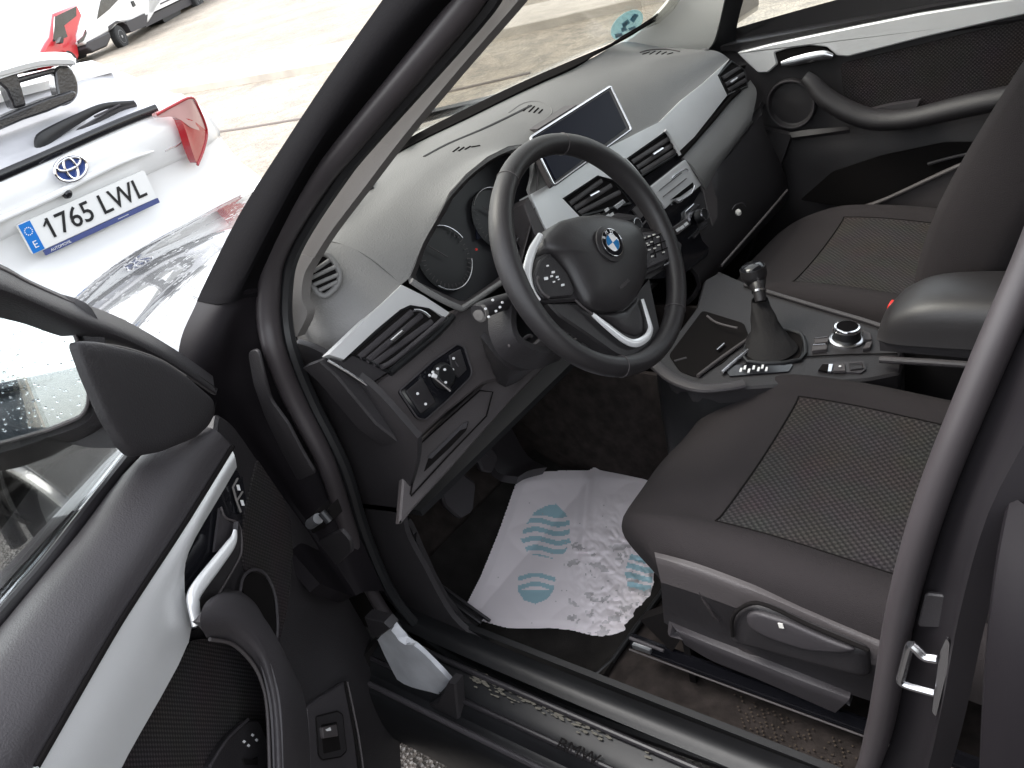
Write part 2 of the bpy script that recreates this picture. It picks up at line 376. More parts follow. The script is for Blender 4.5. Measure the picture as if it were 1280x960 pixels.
def strip(name,P,w_,h,mt):
    m=MB(); P=crv([V((x,y,0)) for x,y in P],6); L=[];
    for i,p in enumerate(P):
        t_=(P[min(i+1,len(P)-1)]-P[max(i-1,0)]).normalized(); s_=V((-t_.y,t_.x,0)); L.append((p+s_*w_/2,p-s_*w_/2))
    vs=[];fs=[]
    for a,b in L: vs+=[a+V((0,0,-.02)),a+V((0,0,h)),b+V((0,0,h)),b+V((0,0,-.02))]
    for i in range(len(L)-1):
        for k in range(3): fs.append([i*4+k,i*4+k+1,i*4+4+k+1,i*4+4+k])
    fs+= [[0,1,2,3],[len(vs)-1,len(vs)-2,len(vs)-3,len(vs)-4]]
    m.add(vs,fs,mt,False); return m.build(name,bevel=.012)
struct(strip('kerb',[(22,-5.6),(12.3,-6.25),(9.0,-6.5),(6.15,-6.95),(4.3,-7.7),(2.0,-9),(-2,-11.5)],.16,.10,'concrete'))
struct(strip('pavement',[(22,-6.4),(12.3,-7.1),(9.2,-7.35),(6.5,-7.75),(4.7,-8.5),(2.4,-9.7),(-1.5,-12.2)],1.45,.08,'concrete'))
struct(strip('drain_channel',[(9.2,-3.95),(7.78,-4.02),(6.88,-4.16),(5.2,-4.6),(4.2,-5.1)],.05,.015,'kerb_dark'))

# ================================================================== far vehicles, standing across the yard
def far_plane(a,b): # vertical plane through two ground points
    d=(b-a); d.z=0; n=V((d.y,-d.x,0)); return onplane(a,n)
def at(px,py,d): return CP+ray(px,py)*d
def wheel(par,c,r,ax,wd=.22,name='wheel'):
    m=MB(); ax=V(ax).normalized()
    m.lathe(c-ax*wd,ax,[(r*.6,0),(r*.93,0),(r,.03),(r,wd-.03),(r*.93,wd),(r*.66,wd+.004)],'tyre',28)
    o=m.build(name,par); q=MB(); q.lathe(c-ax*.05,ax,[(r*.64,0),(r*.64,.05),(r*.56,.055),(r*.5,.02),(r*.28,.015),(r*.25,.05),(r*.1,.055),(0,.056)],'rim',20)
    for k in range(5):
        a=ax.orthogonal().normalized(); b=ax.cross(a); an=k*2*math.pi/5; q.lathe(c+(a*math.cos(an)+b*math.sin(an))*r*.4,ax,[(r*.09,-.03),(r*.09,-.006),(0,-.004)],'hole',8)
    q.build('rim',o); return o
# white dropside truck
a=at(150,61,27); b=at(248,18,33); a.z=ground_z(a.x,a.y)
F=far_plane(a,b); dirv=(a-b); dirv.z=0; dirv.normalize(); toc=F.n
tr=thing('truck','white truck with black side skirts and dark cab window parked across the yard','truck',(a.x,a.y,a.z))
TW=1.9
m=MB(); m.slab(pp('103,52 112,38 117,28 119,14 128,-8 140,-30 230,-66 236,-52 186,28 182,17 166,26 150,28 139,38 108,56',F),TW,'white_paint'); cab=m.build('cab',tr,bevel=.06)
m=MB(); m.slab(pp('121,24 125,2 134,-20 150,-26 152,-5 136,12',lambda x,y:F(x,y)+toc*.012),.02,'car_glass_far'); m.slab(pp('156,-8 156,-30 184,-44 186,-20',lambda x,y:F(x,y)+toc*.012),.02,'car_glass_far'); m.build('side_window',cab)
m=MB(); m.slab(pp('163,2 166,1 169,7 166,9',lambda x,y:F(x,y)+toc*.03),.03,'black'); m.build('door_handle',cab)
m=MB(); m.slab(pp('97,51 104,45 107,37 108,42 104,51 98,55',lambda x,y:F(x,y)+toc*.02),.04,'car_glass_far'); m.build('headlight',cab)
m=MB(); m.slab(pp('108,60 108,52 136,39 139,47 134,58 116,66',lambda x,y:F(x,y)+toc*.02),TW+.04,'plastic_mid'); m.build('bumper',tr,bevel=.05)
m=MB(); m.slab(pp('136,39 143,30 152,28 161,33 162,40 182,32 184,18 156,29 145,26 135,33',lambda x,y:F(x,y)+toc*.03),.5,'plastic_mid',r=.05); m.slab(pp('156,28 180,17 183,32 163,41',lambda x,y:F(x,y)+toc*.035),.4,'plastic_mid',r=.05); m.build('wheel_arch',tr)
m=MB(); m.slab(pp('183,22 232,-2 260,-14 262,-4 236,8 186,33',lambda x,y:F(x,y)-toc*.1),TW-.3,'plastic_mid'); m.slab(pp('208,20 232,8 232,18 222,27 212,26',lambda x,y:F(x,y)-toc*.2),.6,'black'); m.build('chassis',tr)
m=MB(); m.slab(pp('186,18 262,-18 262,-70 184,-35',F),TW,'white_paint'); m.slab(pp('200,6 262,-23 262,-25 200,4',lambda x,y:F(x,y)+toc*.02),.02,'plastic_mid'); m.build('cargo_body',tr,bevel=.03)
for (x,y) in ((151,46),(247,-1)):
    c=F(x,y); r_=.34 if x<200 else .42
    wheel(tr,c+toc*.05,r_,toc); wheel(tr,c-toc*(TW-.25),r_,-toc)
# small dark spare wheel under the bed
wheel(tr,F(172,43)-toc*.5,.2,toc,.15,'spare_wheel')
# yellow container beyond
a2=at(262,12,37); m=MB(); m.slab(pp('254,13 310,-14 310,-40 250,-12',onplane(a2,toc)),2.2,'box_yellow'); o=m.build('container',bevel=.05); tag(o,'pale yellow container standing behind the white truck','container')
# red car
a=at(96,78,25); b=at(66,90,25.5); Fr=onplane(a,toc)
rc=thing('car','small red car with dark windows parked beside the white truck','car',(a.x,a.y,ground_z(a.x,a.y)))
m=MB(); m.slab(pp('52,66 58,54 64,46 68,17 96,4 104,20 96,45 100,70 96,80 90,72 80,66 70,70 60,76 50,78',Fr),1.6,'red_paint'); bo=m.build('body',rc,bevel=.07)
m=MB(); m.slab(pp('66,52 68,21 95,8 95,20 80,32 84,46 74,50',lambda x,y:Fr(x,y)+toc*.012),.02,'car_glass_far'); m.build('side_window',bo)
m=MB(); m.slab(pp('66,55 69,48 72,51 71,56',lambda x,y:Fr(x,y)+toc*.2),.12,'black'); m.build('wing_mirror',bo)
wheel(rc,Fr(90,77)+toc*.03,.30,toc); wheel(rc,Fr(90,77)-toc*1.4,.30,-toc)
# white car at the picture's edge
a=at(30,84,29); Fw=onplane(a,toc)
wc=thing('car','white car with dark side window parked left of the red car','car',(a.x,a.y,ground_z(a.x,a.y)))
m=MB(); m.slab(pp('-30,90 -20,60 4,66 5,38 26,34 40,52 56,46 54,72 40,84 0,100',Fw),1.6,'white_paint'); bo=m.build('body',wc,bevel=.08)
m=MB(); m.slab(pp('7,70 8,42 25,36 37,55 24,62 14,70',lambda x,y:Fw(x,y)+toc*.012),.02,'car_glass_far'); m.build('side_window',bo)
wheel(wc,Fw(40,86)+toc*.03,.30,toc); wheel(wc,Fw(40,86)-toc*1.4,.30,-toc)

# ================================================================== white hatchback parked nose-away in front
ty=thing('hatchback','white hatchback with wet black tailgate spoiler struts and plate 1765 LWL','car',(4.3,-.09,0))
YC=-.09
def sec(z,x0,hw,cr): # half outline at a height: from centre to side and forward
    P=[]
    for s_ in (-1,1):
        row=[V((x0,YC+s_*hw*f,z)) for f in (0,.35,.62)]+[V((x0+cr*.10,YC+s_*hw*.80,z)),V((x0+cr*.45,YC+s_*hw*.95,z)),V((x0+cr*1.2,YC+s_*hw,z)),V((x0+cr*1.2+1.2,YC+s_*hw,z)),V((x0+cr*1.2+2.6,YC+s_*hw*.98,z)),V((6.3,YC+s_*hw*.93,z)),V((6.65,YC+s_*hw*.6,z))]
        P.append(row)
    return P[0][::-1]+P[1][1:]
rows=[sec(.24,2.60,.82,.42),sec(.34,2.50,.88,.42),sec(.55,2.46,.90,.42),sec(.66,2.52,.88,.40),sec(.72,2.56,.84,.34),sec(.86,2.575,.76,.24),sec(.905,2.545,.73,.20),sec(1.00,2.52,.68,.20),sec(1.07,2.55,.64,.22)]
m=MB(); m.loft(rows,'white_paint',3,3,.02,face=(1.2,YC,.8)); body=m.build('body',ty)
# glasshouse: roof, side glass
def sec2(z,x0,hw,cr,xe):
    P=[]
    for s_ in (-1,1):
        P.append([V((x0,YC+s_*hw*f,z)) for f in (0,.4,.7)]+[V((x0+cr*.3,YC+s_*hw*.92,z)),V((x0+cr,YC+s_*hw,z)),V((x0+1.3,YC+s_*hw,z)),V((xe-.5,YC+s_*hw*.96,z)),V((xe,YC+s_*hw*.6,z))])
    return P[0][::-1]+P[1][1:]
m=MB(); m.loft([sec2(1.075,2.56,.63,.2,5.6),sec2(1.14,2.66,.60,.2,5.4),sec2(1.22,2.78,.55,.2,5.1),sec2(1.285,2.86,.50,.2,4.8)],'rear_glass_sky',3,3,.01,face=(1.2,YC,1.2)); gl=m.build('rear_window',ty)
m=MB(); m.loft([[V((2.80+.25*k,YC+y,1.288+.012*math.sin(min(1,k/3)*1.6)-.006*abs(y)*10)) for y in (-.50,-.3,0,.3,.50)] for k in (0,1,3,5,7,8.5)],'white_paint',3,3,.03,face=(3,YC,5)); m.build('roof',ty)
# belt strip between glass and tailgate
m=MB(); m.tube(pp('-60,246 0,220 60,194 120,167 160,150 196,136',Xp(2.515)),.018,'gloss_black',4,flat=(1,.5),up=(0,0,1)); m.build('window_seal',body)
# spoiler wing and struts
SX=Xp(2.60)
m=MB(); m.loft([pp('-120,118 -60,96 0,76 50,66 84,66 93,72',Xp(2.75)),pp('-120,130 -60,108 0,86 50,73 86,72 95,77',Xp(2.60)),pp('-120,136 -60,114 0,95 50,82 86,80 94,82',Xp(2.60))],'white_paint',4,3,.03); sp=m.build('spoiler',ty)
m=MB()
m.slab(pp('-10,96 2,94 22,90 26,102 30,118 34,132 18,136 8,112',Xp(2.64)),.06,'wet_black')
m.slab(pp('68,85 80,80 90,84 98,102 99,118 92,128 78,134 74,122 70,106',Xp(2.64)),.06,'wet_black',r=.02)
m.slab(pp('16,98 70,84 70,91 22,105',Xp(2.64)),.05,'wet_black')
m.slab(pp('-120,190 -60,170 0,147 30,134 60,122 92,112 98,118 92,126 60,140 30,150 0,163 -60,184 -120,206',Xp(2.63)),.08,'wet_black')
m.build('spoiler_strut',ty,bevel=.008)
# tail lamps
m=MB(); LX=Xp(2.60)
def tl(px,py):
    p=Xp(2.5)(px,py); # wraps round the corner
    return Xp(2.455+max(0,(px-236))*.004)(px,py)
m.loft([pp('195,142 206,136 218,129 236,122 243,127',tl),pp('196,145 208,143 222,138 240,142 252,146',tl),pp('200,147 215,146 226,150 240,160 258,165',tl)],'tail_clear',4,3,.03)
m.loft([pp('224,147 240,150 258,163',tl),pp('231,160 244,172 257,178',tl),pp('238,182 246,190 253,193',tl),pp('244,200 247,204 249,203',tl)],'tail_red',4,3,.03)
m.tube(pp('196,143 218,131 238,122 246,131 258,162 255,185 247,206',tl),.006,'tail_red')
m.build('tail_light',ty)
ml=MB(); ml.loft([[V((2.50,YC+.42,1.06)),V((2.51,YC+.58,1.09)),V((2.63,YC+.68,1.06))],[V((2.51,YC+.46,1.03)),V((2.52,YC+.60,1.02)),V((2.64,YC+.71,1.0))],[V((2.54,YC+.60,.92)),V((2.55,YC+.64,.86)),V((2.64,YC+.72,.90))]],'tail_red',4,3,.03); ml.build('tail_light',ty)
# wiper
m=MB(); WX=Xp(2.50)
m.tube(pp('51,187 54,176 70,164 100,147 130,133 168,128',Xp(2.60)),[.022,.03,.024,.017,.012,.008],'black',5,flat=(1,.5),up=(0,0,1))
m.tube(pp('64,184 110,158 148,136 169,131',Xp(2.61)),.012,'rubber',3)
m.tube(pp('118,146 150,131',Xp(2.59)),.004,'plastic_mid',2); m.build('wiper',ty)
# badge: oval ring with two inner ovals
bo_=Xp(2.475); c=bo_(88.5,210.5)
m=MB()
def ov(c,ry,rz,r_,mm,M,n=28,off=0): M.tube([c+V((-off,ry*math.cos(k*2*math.pi/n),rz*math.sin(k*2*math.pi/n))) for k in range(n)],r_,mm,1,True,6)
m.add([c+V((.004,.058*math.cos(k*math.pi/16),.041*math.sin(k*math.pi/16))) for k in range(32)],[list(range(32))],'blue_dark' if 'blue_dark' in MT else 'frame_blue')
ov(c,.060,.042,.0055,'chrome',m); ov(c,.021,.038,.005,'chrome',m); ov(c+V((0,0,.016)),.045,.019,.005,'chrome',m); m.build('emblem',body)
# number plate
PX=Xp(2.485)
q=pp('16,283 186,207 196,240 41,318',onplane((2.535,0,.85),(1,0,0)))
pl=onplane((2.50,0,.85),(1,0,0)); c0=pl(33,283+8)   
L0=pl(29,301); R0=pl(190,229); xd=(R0-L0); xd.x=0; xd.normalize(); yd=V((0,-xd.z,xd.y)); yd=V((-1,0,0)).cross(xd); yd=-yd if yd.z<0 else yd
cc=(L0+R0)/2; 
def PL(a,b,o=0): return cc+xd*a+yd*b-V((o,0,0))
m=MB(); m.slab([PL(-.26,-.055),PL(.26,-.055),PL(.26,.055),PL(-.26,.055)],.012,'plate_white',r=.008,n=V((-1,0,0))); np_=m.build('number_plate',ty)
m=MB(); m.slab([PL(-.258,-.053,.002),PL(-.215,-.053,.002),PL(-.215,.053,.002),PL(-.258,.053,.002)],.002,'plate_blue',n=V((-1,0,0)))
for k in range(12): 
    a=k*math.pi/6; m.lathe(PL(-.2365+.013*math.cos(a),.022+.013*math.sin(a),.002),(-1,0,0),[(.0022,0),(.0022,.001)],'white_enamel',6)
m.build('country_band',np_)
text('country_letter','E',PL(-.2365,-.028,.003),xd,yd,.036,'white_enamel',np_)
pn=text('plate_number','1765 LWL',PL(.022,-.001,.0022),xd,yd,.103,'black',np_,sx=.94,bold=.0006)
lx=min(v.co.dot(xd) for v in pn.data.vertices); ty_=max(v.co.dot(yd) for v in pn.data.vertices); w0=PL(.022,-.001,.0022)
m=MB(); m.tube([w0+xd*(lx+.006)+yd*(ty_-.005)-V((.001,0,0)),w0+xd*(lx-.014)+yd*(ty_-.024)-V((.001,0,0))],.0036,'black',1,seg=6); m.build('plate_stroke',np_)
m=MB(); m.slab([PL(-.222,-.076,.004),PL(.262,-.076,.004),PL(.262,-.058,.004),PL(-.222,-.058,.004)],.01,'frame_blue',n=V((-1,0,0))); fr_=m.build('plate_frame',ty)
text('frame_lettering','AUTOMOVIL',PL(-.16,-.067,.005),xd,yd,.014,'plate_white',fr_); text('frame_lettering','•••••••••••',PL(.10,-.067,.005),xd,yd,.012,'plate_white',fr_)
# recess shadow line over plate: a fold in the tailgate
m=MB(); m.tube(pp('-40,296 0,275 60,248 120,217 160,199 192,189',Xp(2.492)),[.006,.01,.012,.012,.01,.004],'white_paint',4); m.lathe(Xp(2.50)(82,241),(-1,0,-.6),[(.018,0),(.018,.012),(.012,.02),(0,.022)],'gloss_black',16); m.build('tailgate_handle',body)
m=MB(); m.tube(pp('206,189 214,185 221,182 228,176',Xp(2.515)),.0035,'satin',3); m.build('emblem',body)
m=MB(); m.slab([V((2.47,YC-.80,.30)),V((2.47,YC+.80,.30)),V((2.47,YC+.74,.46)),V((2.47,YC-.74,.46))],.1,'plastic_mid',r=.04,n=V((-1,0,0))); m.build('bumper',ty,bevel=.02)
for x in (3.25,5.75):
    wheel(ty,V((x,YC-.86,.32)),.32,(0,-1,0)); wheel(ty,V((x,YC+.86,.32)),.32,(0,1,0))
# ================================================================== the dark grey car seen through its open front door
car=thing('car','dark grey car with its front door open onto a black interior','car',(0,0,0))
# ---- bonnet, wings, roof, glass
def hood_z(x,y): 
    t_=(x-.45); return 1.035-.035*t_-.075*t_*t_-(.05*max(0,abs(y)-.5)/.25)**1.0*1.0
m=MB()
m.loft([[V((x-.16*abs(y/.75)**2*(1 if x>.8 else 1.4 if x<.6 else .25),y,hood_z(x,y))) for y in (-.75,-.6,-.4,-.2,0,.2,.4,.6,.75)] for x in (.57,.8,1.0,1.2,1.38,1.46)]+[[V((1.52-.18*abs(y/.75)**2,y,.84-.02*abs(y))) for y in (-.75,-.6,-.4,-.2,0,.2,.4,.6,.75)]],'paint_wet',4,4,.01,face=(1,0,4)); m.build('bonnet',car)
for s in (1,-1):
    rows=[]
    for x in (.40,.53,.62,.74):
        rows.append([V((x,s*.76,.985)),V((x,s*.83,.965)),V((x,s*.885,.88)),V((x,s*.90,.74)),V((x,s*.885,.60)),V((x,s*.87,.36))])
    for x,zb in ((.80,.50),(.88,.64),(1.0,.715),(1.12,.735),(1.24,.715),(1.38,.62),(1.46,.50)):
        rows.append([V((x,s*.755,.985-.10*(x-.74))),V((x,s*(.83),.955-.10*(x-.74))),V((x,s*(.89),.87-.08*(x-.74))),V((x,s*(.915),(zb+.87)/2)),V((x,s*.925,zb+.03)),V((x,s*.91,zb))])
    rows.append([V((1.56,s*.70,.86)),V((1.56,s*.76,.84)),V((1.57,s*.82,.76)),V((1.57,s*.85,.65)),V((1.57,s*.86,.5)),V((1.56,s*.84,.36))])
    m=MB(); m.loft(rows,'paint_wet',3,3,.01,face=(1,s*4,1.5)); wing=m.build('front_wing',car)
    m=MB(); m.tube([V((1.13+.385*math.cos(a),s*.915,.345+.39*math.sin(a))) for a in [math.radians(k) for k in range(8,176,12)]],.022,'paint_wet',2,flat=(1,.6),up=(0,1,0)); m.build('arch_lip',wing)
    wheel(car,V((1.13,s*.86,.335)),.335,(0,s,0))
    wheel(car,V((-1.54,s*.86,.335)),.335,(0,s,0))
m=MB()  # wheel-arch liner, front left/right and the nose
for s in (1,-1): m.loft([[V((1.13+.40*math.cos(a),s*y,.345+.40*math.sin(a))) for a in [math.radians(k) for k in range(0,181,20)]] for y in (.5,.88)],'black',2,1,.006)
m.build('arch_liner',car)
m=MB(); m.loft([[V((1.53-.20*abs(y/.8)**2,y,z)) for y in (-.8,-.5,0,.5,.8)] for z in (.83,.72,.45,.22)],'paint_wet',4,3,.02,face=(4,0,.5)); m.build('front_bumper',car)
# roof and headlining
m=MB(); m.loft([[V((x,y,1.585-.05*(abs(y)/.6)**2-(.07 if x>-.15 else 0)-.012*max(0,-x-1.4)**2)) for y in (-.60,-.4,0,.4,.60)] for x in (-.06,-.2,-.6,-1.2,-1.9,-2.3)],'paint',4,4,.02,face=(-1,0,5)); m.build('roof',car)
m=MB(); m.loft([[V((x,y,1.545-.05*(abs(y)/.6)**2-(.06 if x>-.15 else 0)-.012*max(0,-x-1.4)**2)) for y in (-.58,-.4,0,.4,.58)] for x in (-.08,-.2,-.6,-1.2,-1.9,-2.2)],'pillar_grey_lit',3,3,.01,face=(-1,0,0)); m.build('headlining',car)
# windscreen
def wsx(y): return .50-.30*y*y
m=MB(); m.loft([[V((wsx(y)+.02,y,1.112+.004)) for y in (-.66,-.4,0,.4,.66)],[V((wsx(y)*.5-.03,y*.95,1.33)) for y in (-.66,-.4,0,.4,.66)],[V((-.085-.12*y*y,y*.88,1.50)) for y in (-.66,-.4,0,.4,.66)]],'windscreen_glass',5,5,.005); wsn=m.build('windscreen',car)
WSP=onplane((.50,-.4,1.12),(.39,0,.60))
m=MB()
def wsl(px,py): return WSP(px,py)-V((0,0,.008))
c=wsl(783,27); 
el=[]
import math as _m
e=[(783+ (24*_m.cos(a))*_m.cos(-.72)-(14*_m.sin(a))*_m.sin(-.72), 27+(24*_m.cos(a))*_m.sin(-.72)+(14*_m.sin(a))*_m.cos(-.72)) for a in [k*_m.pi/14 for k in range(28)]]
for nm_,cl_ in (('sticker',(.62,.80,.82)),('sticker_dark',(.10,.34,.50))):
    m=mat(nm_,cl_,.6); t=m.node_tree; tl_=t.nodes.new('ShaderNodeBsdfTranslucent'); tl_.inputs[0].default_value=(*cl_,1); mx=t.nodes.new('ShaderNodeMixShader'); mx.inputs[0].default_value=.45
    t.links.new(t.nodes['Principled BSDF'].outputs[0],mx.inputs[1]); t.links.new(tl_.outputs[0],mx.inputs[2]); t.links.new(mx.outputs[0],t.nodes['Material Output'].inputs[0])
m=MB()
m.slab([wsl(*q) for q in e],.001,'sticker')
def wsl2(px,py): return WSP(px,py)-V((.001,0,.0095))
m.slab(pp('767,38 776,36 778,41 769,43',wsl2),.0008,'sticker_dark'); m.slab(pp('776,25 784,19 786,24 778,30',wsl2),.0008,'sticker_dark'); m.slab(pp('786,20 792,12 797,14 791,24',wsl2),.0008,'sticker_dark'); m.slab(pp('784,31 793,28 794,31 786,34',wsl2),.0008,'sticker_dark'); m.slab(pp('775,31 781,28 783,33 776,36',wsl2),.0008,'sticker_dark')
m.build('sticker',wsn)
# black border at the foot of the windscreen
m=MB(); m.loft([pp('444,218 490,186 521,167 590,132 660,99 725,71 780,47 826,17 850,-12',lambda x,y:Zp(1.135)(x,y)),pp('450,222 487,196 525,175 583,147 660,109 715,84 765,58 800,38 842,8',lambda x,y:Zp(1.128)(x,y))],'hole',4,2,.006); m.build('windscreen_border',wsn)
m=MB(); m.tube(pp('499,177 508,167 522,159',Zp(1.145)),.006,'pillar_grey_lit',3); m.build('screen_clip',wsn)
# cowl between bonnet and screen
m=MB(); m.loft([[V((wsx(y)+.04,y,1.085)) for y in (-.57,-.3,0,.3,.57)],[V((wsx(y)*.4+.40,y*.84,.985)) for y in (-.7,-.35,0,.35,.7)]],'black',3,2,.01,face=(1,0,4)); m.build('scuttle',car)

# ---- body side, driver's side: pillar, door opening, seal
def S(o=0):  # body-side plane: upright to the belt, leaning in above it
    a=onplane((0,.75+o,1),(0,1,0)); b=onplane((0,.75+o,1),(0,1,.32))
    def f(px,py):
        p=a(px,py); return p if p.z<1.0 else b(px,py)
    return f
def rows_from(spec): # each row "px,py,o ..." 
    R=[]
    for r in spec:
        row=[]
        for t_ in r.split():
            x,y,o=[float(q) for q in t_.split(',')]; row.append(S(o)(x,y))
        R.append(row)
    return R
# outer pillar: across from outside silhouette to the seal, stations from roof down to the hinge post
m=MB(); m.loft(rows_from([
 '520,-60,.02 545,-45,.04 575,-40,.045 610,-35,.02 640,-35,-.01',
 '478,0,.02 500,5,.045 525,10,.045 552,10,.02 575,8,-.01',
 '411,95,.02 428,100,.045 452,100,.045 480,98,.02 500,98,-.01',
 '351,186,.02 366,195,.045 385,200,.045 402,198,.02 425,195,-.01',
 '298,270,.02 315,285,.045 335,290,.045 352,285,.02 368,280,-.01',
 '258,350,.03 280,352,.05 303,352,.05 318,348,.03 342,342,-.01',
 '246,376,.055 268,380,.066 290,378,.056 309,372,.036 341,370,-.008']),'outer_black',4,4,.02); m.build('windscreen_pillar',car)
# front door post and the painted flange below the belt
m=MB(); m.loft(rows_from([
 '252,362,.036 274,366,.050 298,366,.048 316,362,.030 340,360,-.012',
 '244,382,.06 266,386,.068 288,384,.054 308,380,.034 340,380,-.012',
 '226,424,.10 250,428,.09 276,430,.07 300,432,.035 345,428,-.01',
 '224,470,.12 248,480,.10 272,480,.07 305,478,.035 360,478,-.01',
 '245,520,.12 268,530,.10 292,535,.06 325,530,.035 382,528,-.01',
 '285,580,.12 312,590,.09 338,598,.05 365,590,.035 416,590,-.01',
 '340,660,.12 368,668,.09 392,672,.05 412,664,.03 445,660,-.01',
 '400,730,.12 425,740,.09 442,745,.05 455,740,.03 480,738,-.01']),'paint_shade_deep',4,4,.02); m.build('hinge_pillar',car)
m=MB(); m.slab(pp('309,440 322,436 330,470 338,500 360,530 378,565 394,592 372,602 352,566 330,520 316,480',S(.040)),.004,'plastic',r=.01,ch=.0015); m.build('pillar_cover',car)
# hinge parts
m=MB(); m.slab(pp('384,648 398,636 404,645 410,634 416,650 404,662 390,668',S(.085)),.02,'hole',ch=.003)
m.tube(pp('388,655 398,648',S(.10)),.008,'metal_worn',2); m.tube(pp('402,640 412,652',S(.10)),.006,'black',2); m.build('hinge',car)
m=MB(); m.slab(pp('396,676 426,662 438,676 440,690 420,708',S(.085)),.005,'plastic',r=.006,ch=.002); m.build('hinge',car)
m=MB(); m.slab(pp('280,380 290,373 294,420 292,455 286,440 276,400',S(.10)),.02,'paint',r=.01,ch=.004); m.build('pillar_crease',car) if False else None
# bright plate at the foot of the post
m=MB(); m.loft([pp('472,800 489,780 496,792',S(.06)),pp('484,826 505,808 524,812',S(.06)),pp('502,858 525,838 548,836',S(.065)),pp('528,884 548,868 563,852',S(.06))],'bright_plate',4,4,.008); m.slab(pp('455,772 480,778 488,786 472,798 462,790',S(.07)),.02,'plastic',ch=.002)
m.build('kick_plate',car)
m=MB(); m.slab(pp('528,884 546,878 560,853 569,856 573,900 578,910 556,902 538,894',S(.075)),.02,'plastic',ch=.003); m.build('plate_end',car)
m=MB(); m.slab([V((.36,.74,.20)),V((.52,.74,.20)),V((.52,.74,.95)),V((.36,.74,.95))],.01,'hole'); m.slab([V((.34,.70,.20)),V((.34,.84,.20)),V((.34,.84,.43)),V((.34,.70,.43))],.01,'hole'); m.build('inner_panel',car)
# opening seal: one long bulb right round the door
SP='640,-90 600,-25 566,25 430,185 398,225 360,284 341,325 336,362 336,400 344,440 368,500 409,582 436,665 465,740 500,792 532,826 570,852 620,872 680,897 760,926 873,968 980,1005 1040,1008 1078,972 1098,915 1110,855 1128,755 1165,625 1225,475 1288,330 1330,225 1400,60'
m=MB(); pts=pp(SP,S(.0)); 
rr=[.0185]*9+[.0170]*2+[.0155]*2+[.0115]*10+[.013]+[.016]*8
m.tube(pts,rr[:len(pts)]+[.015]*(len(pts)-len(rr)),'seal_rubber',5,seg=14,flat=(1,.85),up=(0,1,0)); m.build('door_seal',car)
# second thin seal lip inside it
SP2='672,-90 628,-25 595,25 458,180 425,222 384,284 364,325 358,362 358,400 366,440 390,500 430,582 456,665 486,735 519,780 548,808 584,830 632,852 690,877 770,906 880,945 970,975'
m=MB(); m.tube(pp(SP2,S(-.022)),.010,'black',5,seg=8); m.build('seal_lip',car)
# inner trim of the windscreen pillar, driver's side
m=MB(); m.loft([pp('690,-60 680,-75 655,-80',S(-.05)),pp('655,-8 640,-12 612,-12',S(-.05)),pp('575,85 560,75 535,75',S(-.05)),pp('503,172 488,165 462,165',S(-.05)),pp('455,235 440,225 420,228',S(-.05)),pp('412,292 398,285 382,282',S(-.05)),pp('388,330 376,325 362,322',S(-.05))],'pillar_grey_shade',3,4,.015); m.build('pillar_trim',car)
m=MB(); m.loft([pp('392,322 378,318 362,316',S(-.048)),pp('380,344 370,350 355,360',S(-.045)),pp('377,372 368,380 354,385',S(-.04)),pp('384,392 374,400 360,405',S(-.04)),pp('371,421 366,420 362,422',S(-.04))],'pillar_grey_shade',3,4,.015); m.build('pillar_trim_foot',car)
# side trim in the footwell and the sills
m=MB(); m.loft([pp('368,428 400,440 462,482 522,548',S(-.045)),pp('372,470 420,490 470,530 520,580',S(-.05)),pp('405,560 440,580 480,600 508,625',S(-.05)),pp('440,650 465,650 490,652 506,662',S(-.05)),pp('470,720 490,706 512,700 530,710',S(-.05)),pp('520,790 535,775 550,770 565,772',S(-.045)),pp('570,832 582,815 595,805 608,808',S(-.045))],'plastic',4,4,.01); m.build('kick_panel',car)
m=MB(); m.loft([pp('480,640 500,650 512,658 535,712',S(-.08)),pp('500,700 520,700 545,735 570,770',S(-.08)),pp('560,790 580,790 600,800 612,812',S(-.08))],'plastic',4,4,.01)
# inner sill trim: strip from the post to the seat
m.build('footwell_trim',car)
SZ=lambda y,z:(lambda px,py: onplane((0,y,z),(0,1,0))(px,py))
m=MB(); 
m.loft([[V((.34,.700,.44)),V((.1,.705,.436)),V((-.2,.705,.436)),V((-.62,.70,.44))],[V((.34,.725,.445)),V((.1,.728,.443)),V((-.2,.728,.443)),V((-.62,.725,.445))],[V((.36,.745,.437)),V((.1,.748,.434)),V((-.2,.748,.434)),V((-.62,.745,.437))]],'sill_black',4,3,.012,face=(0,.7,3)); m.loft([[V((.34,.700,.44)),V((-.62,.70,.44))],[V((.34,.685,.34)),V((-.62,.685,.34))]],'sill_black',4,2,.01); m.build('inner_sill_trim',car)
m=MB(); rws=[]
for (y,z) in ((.762,.424),(.785,.418),(.800,.412),(.812,.402),(.820,.385),(.828,.384),(.842,.380),(.850,.36),(.852,.30),(.84,.24)):
    rws.append([V((x,y+(.012 if x>.3 else 0),z+(.02 if x>.35 else 0))) for x in (.44,.3,0,-.3,-.62,-.9)])
m.loft(rws,'sill_black',4,2,.015,face=(0,2,1.5)); sill=m.build('sill',car)
m=MB(); m.tube([V((.40,.806,.412)),V((.1,.806,.410)),V((-.3,.806,.410)),V((-.62,.806,.41))],.0045,'rubber',3); m.tube([V((.40,.838,.388)),V((.1,.838,.384)),V((-.3,.838,.384)),V((-.62,.838,.384))],.005,'plastic_mid',3); m.tube([V((.38,.760,.428)),V((.1,.764,.428)),V((-.3,.764,.428)),V((-.6,.764,.428))],.005,'rubber',3); m.build('sill_strip',sill)
text('sill_lettering','BMW',SZ(0,0) and Zp(.4185)(722,940),(-1,0,0),(0,-1,.25),.025,'hole',sill,sx=1.2)
m=MB(); random.seed(3)   # dried mud on the sill edge
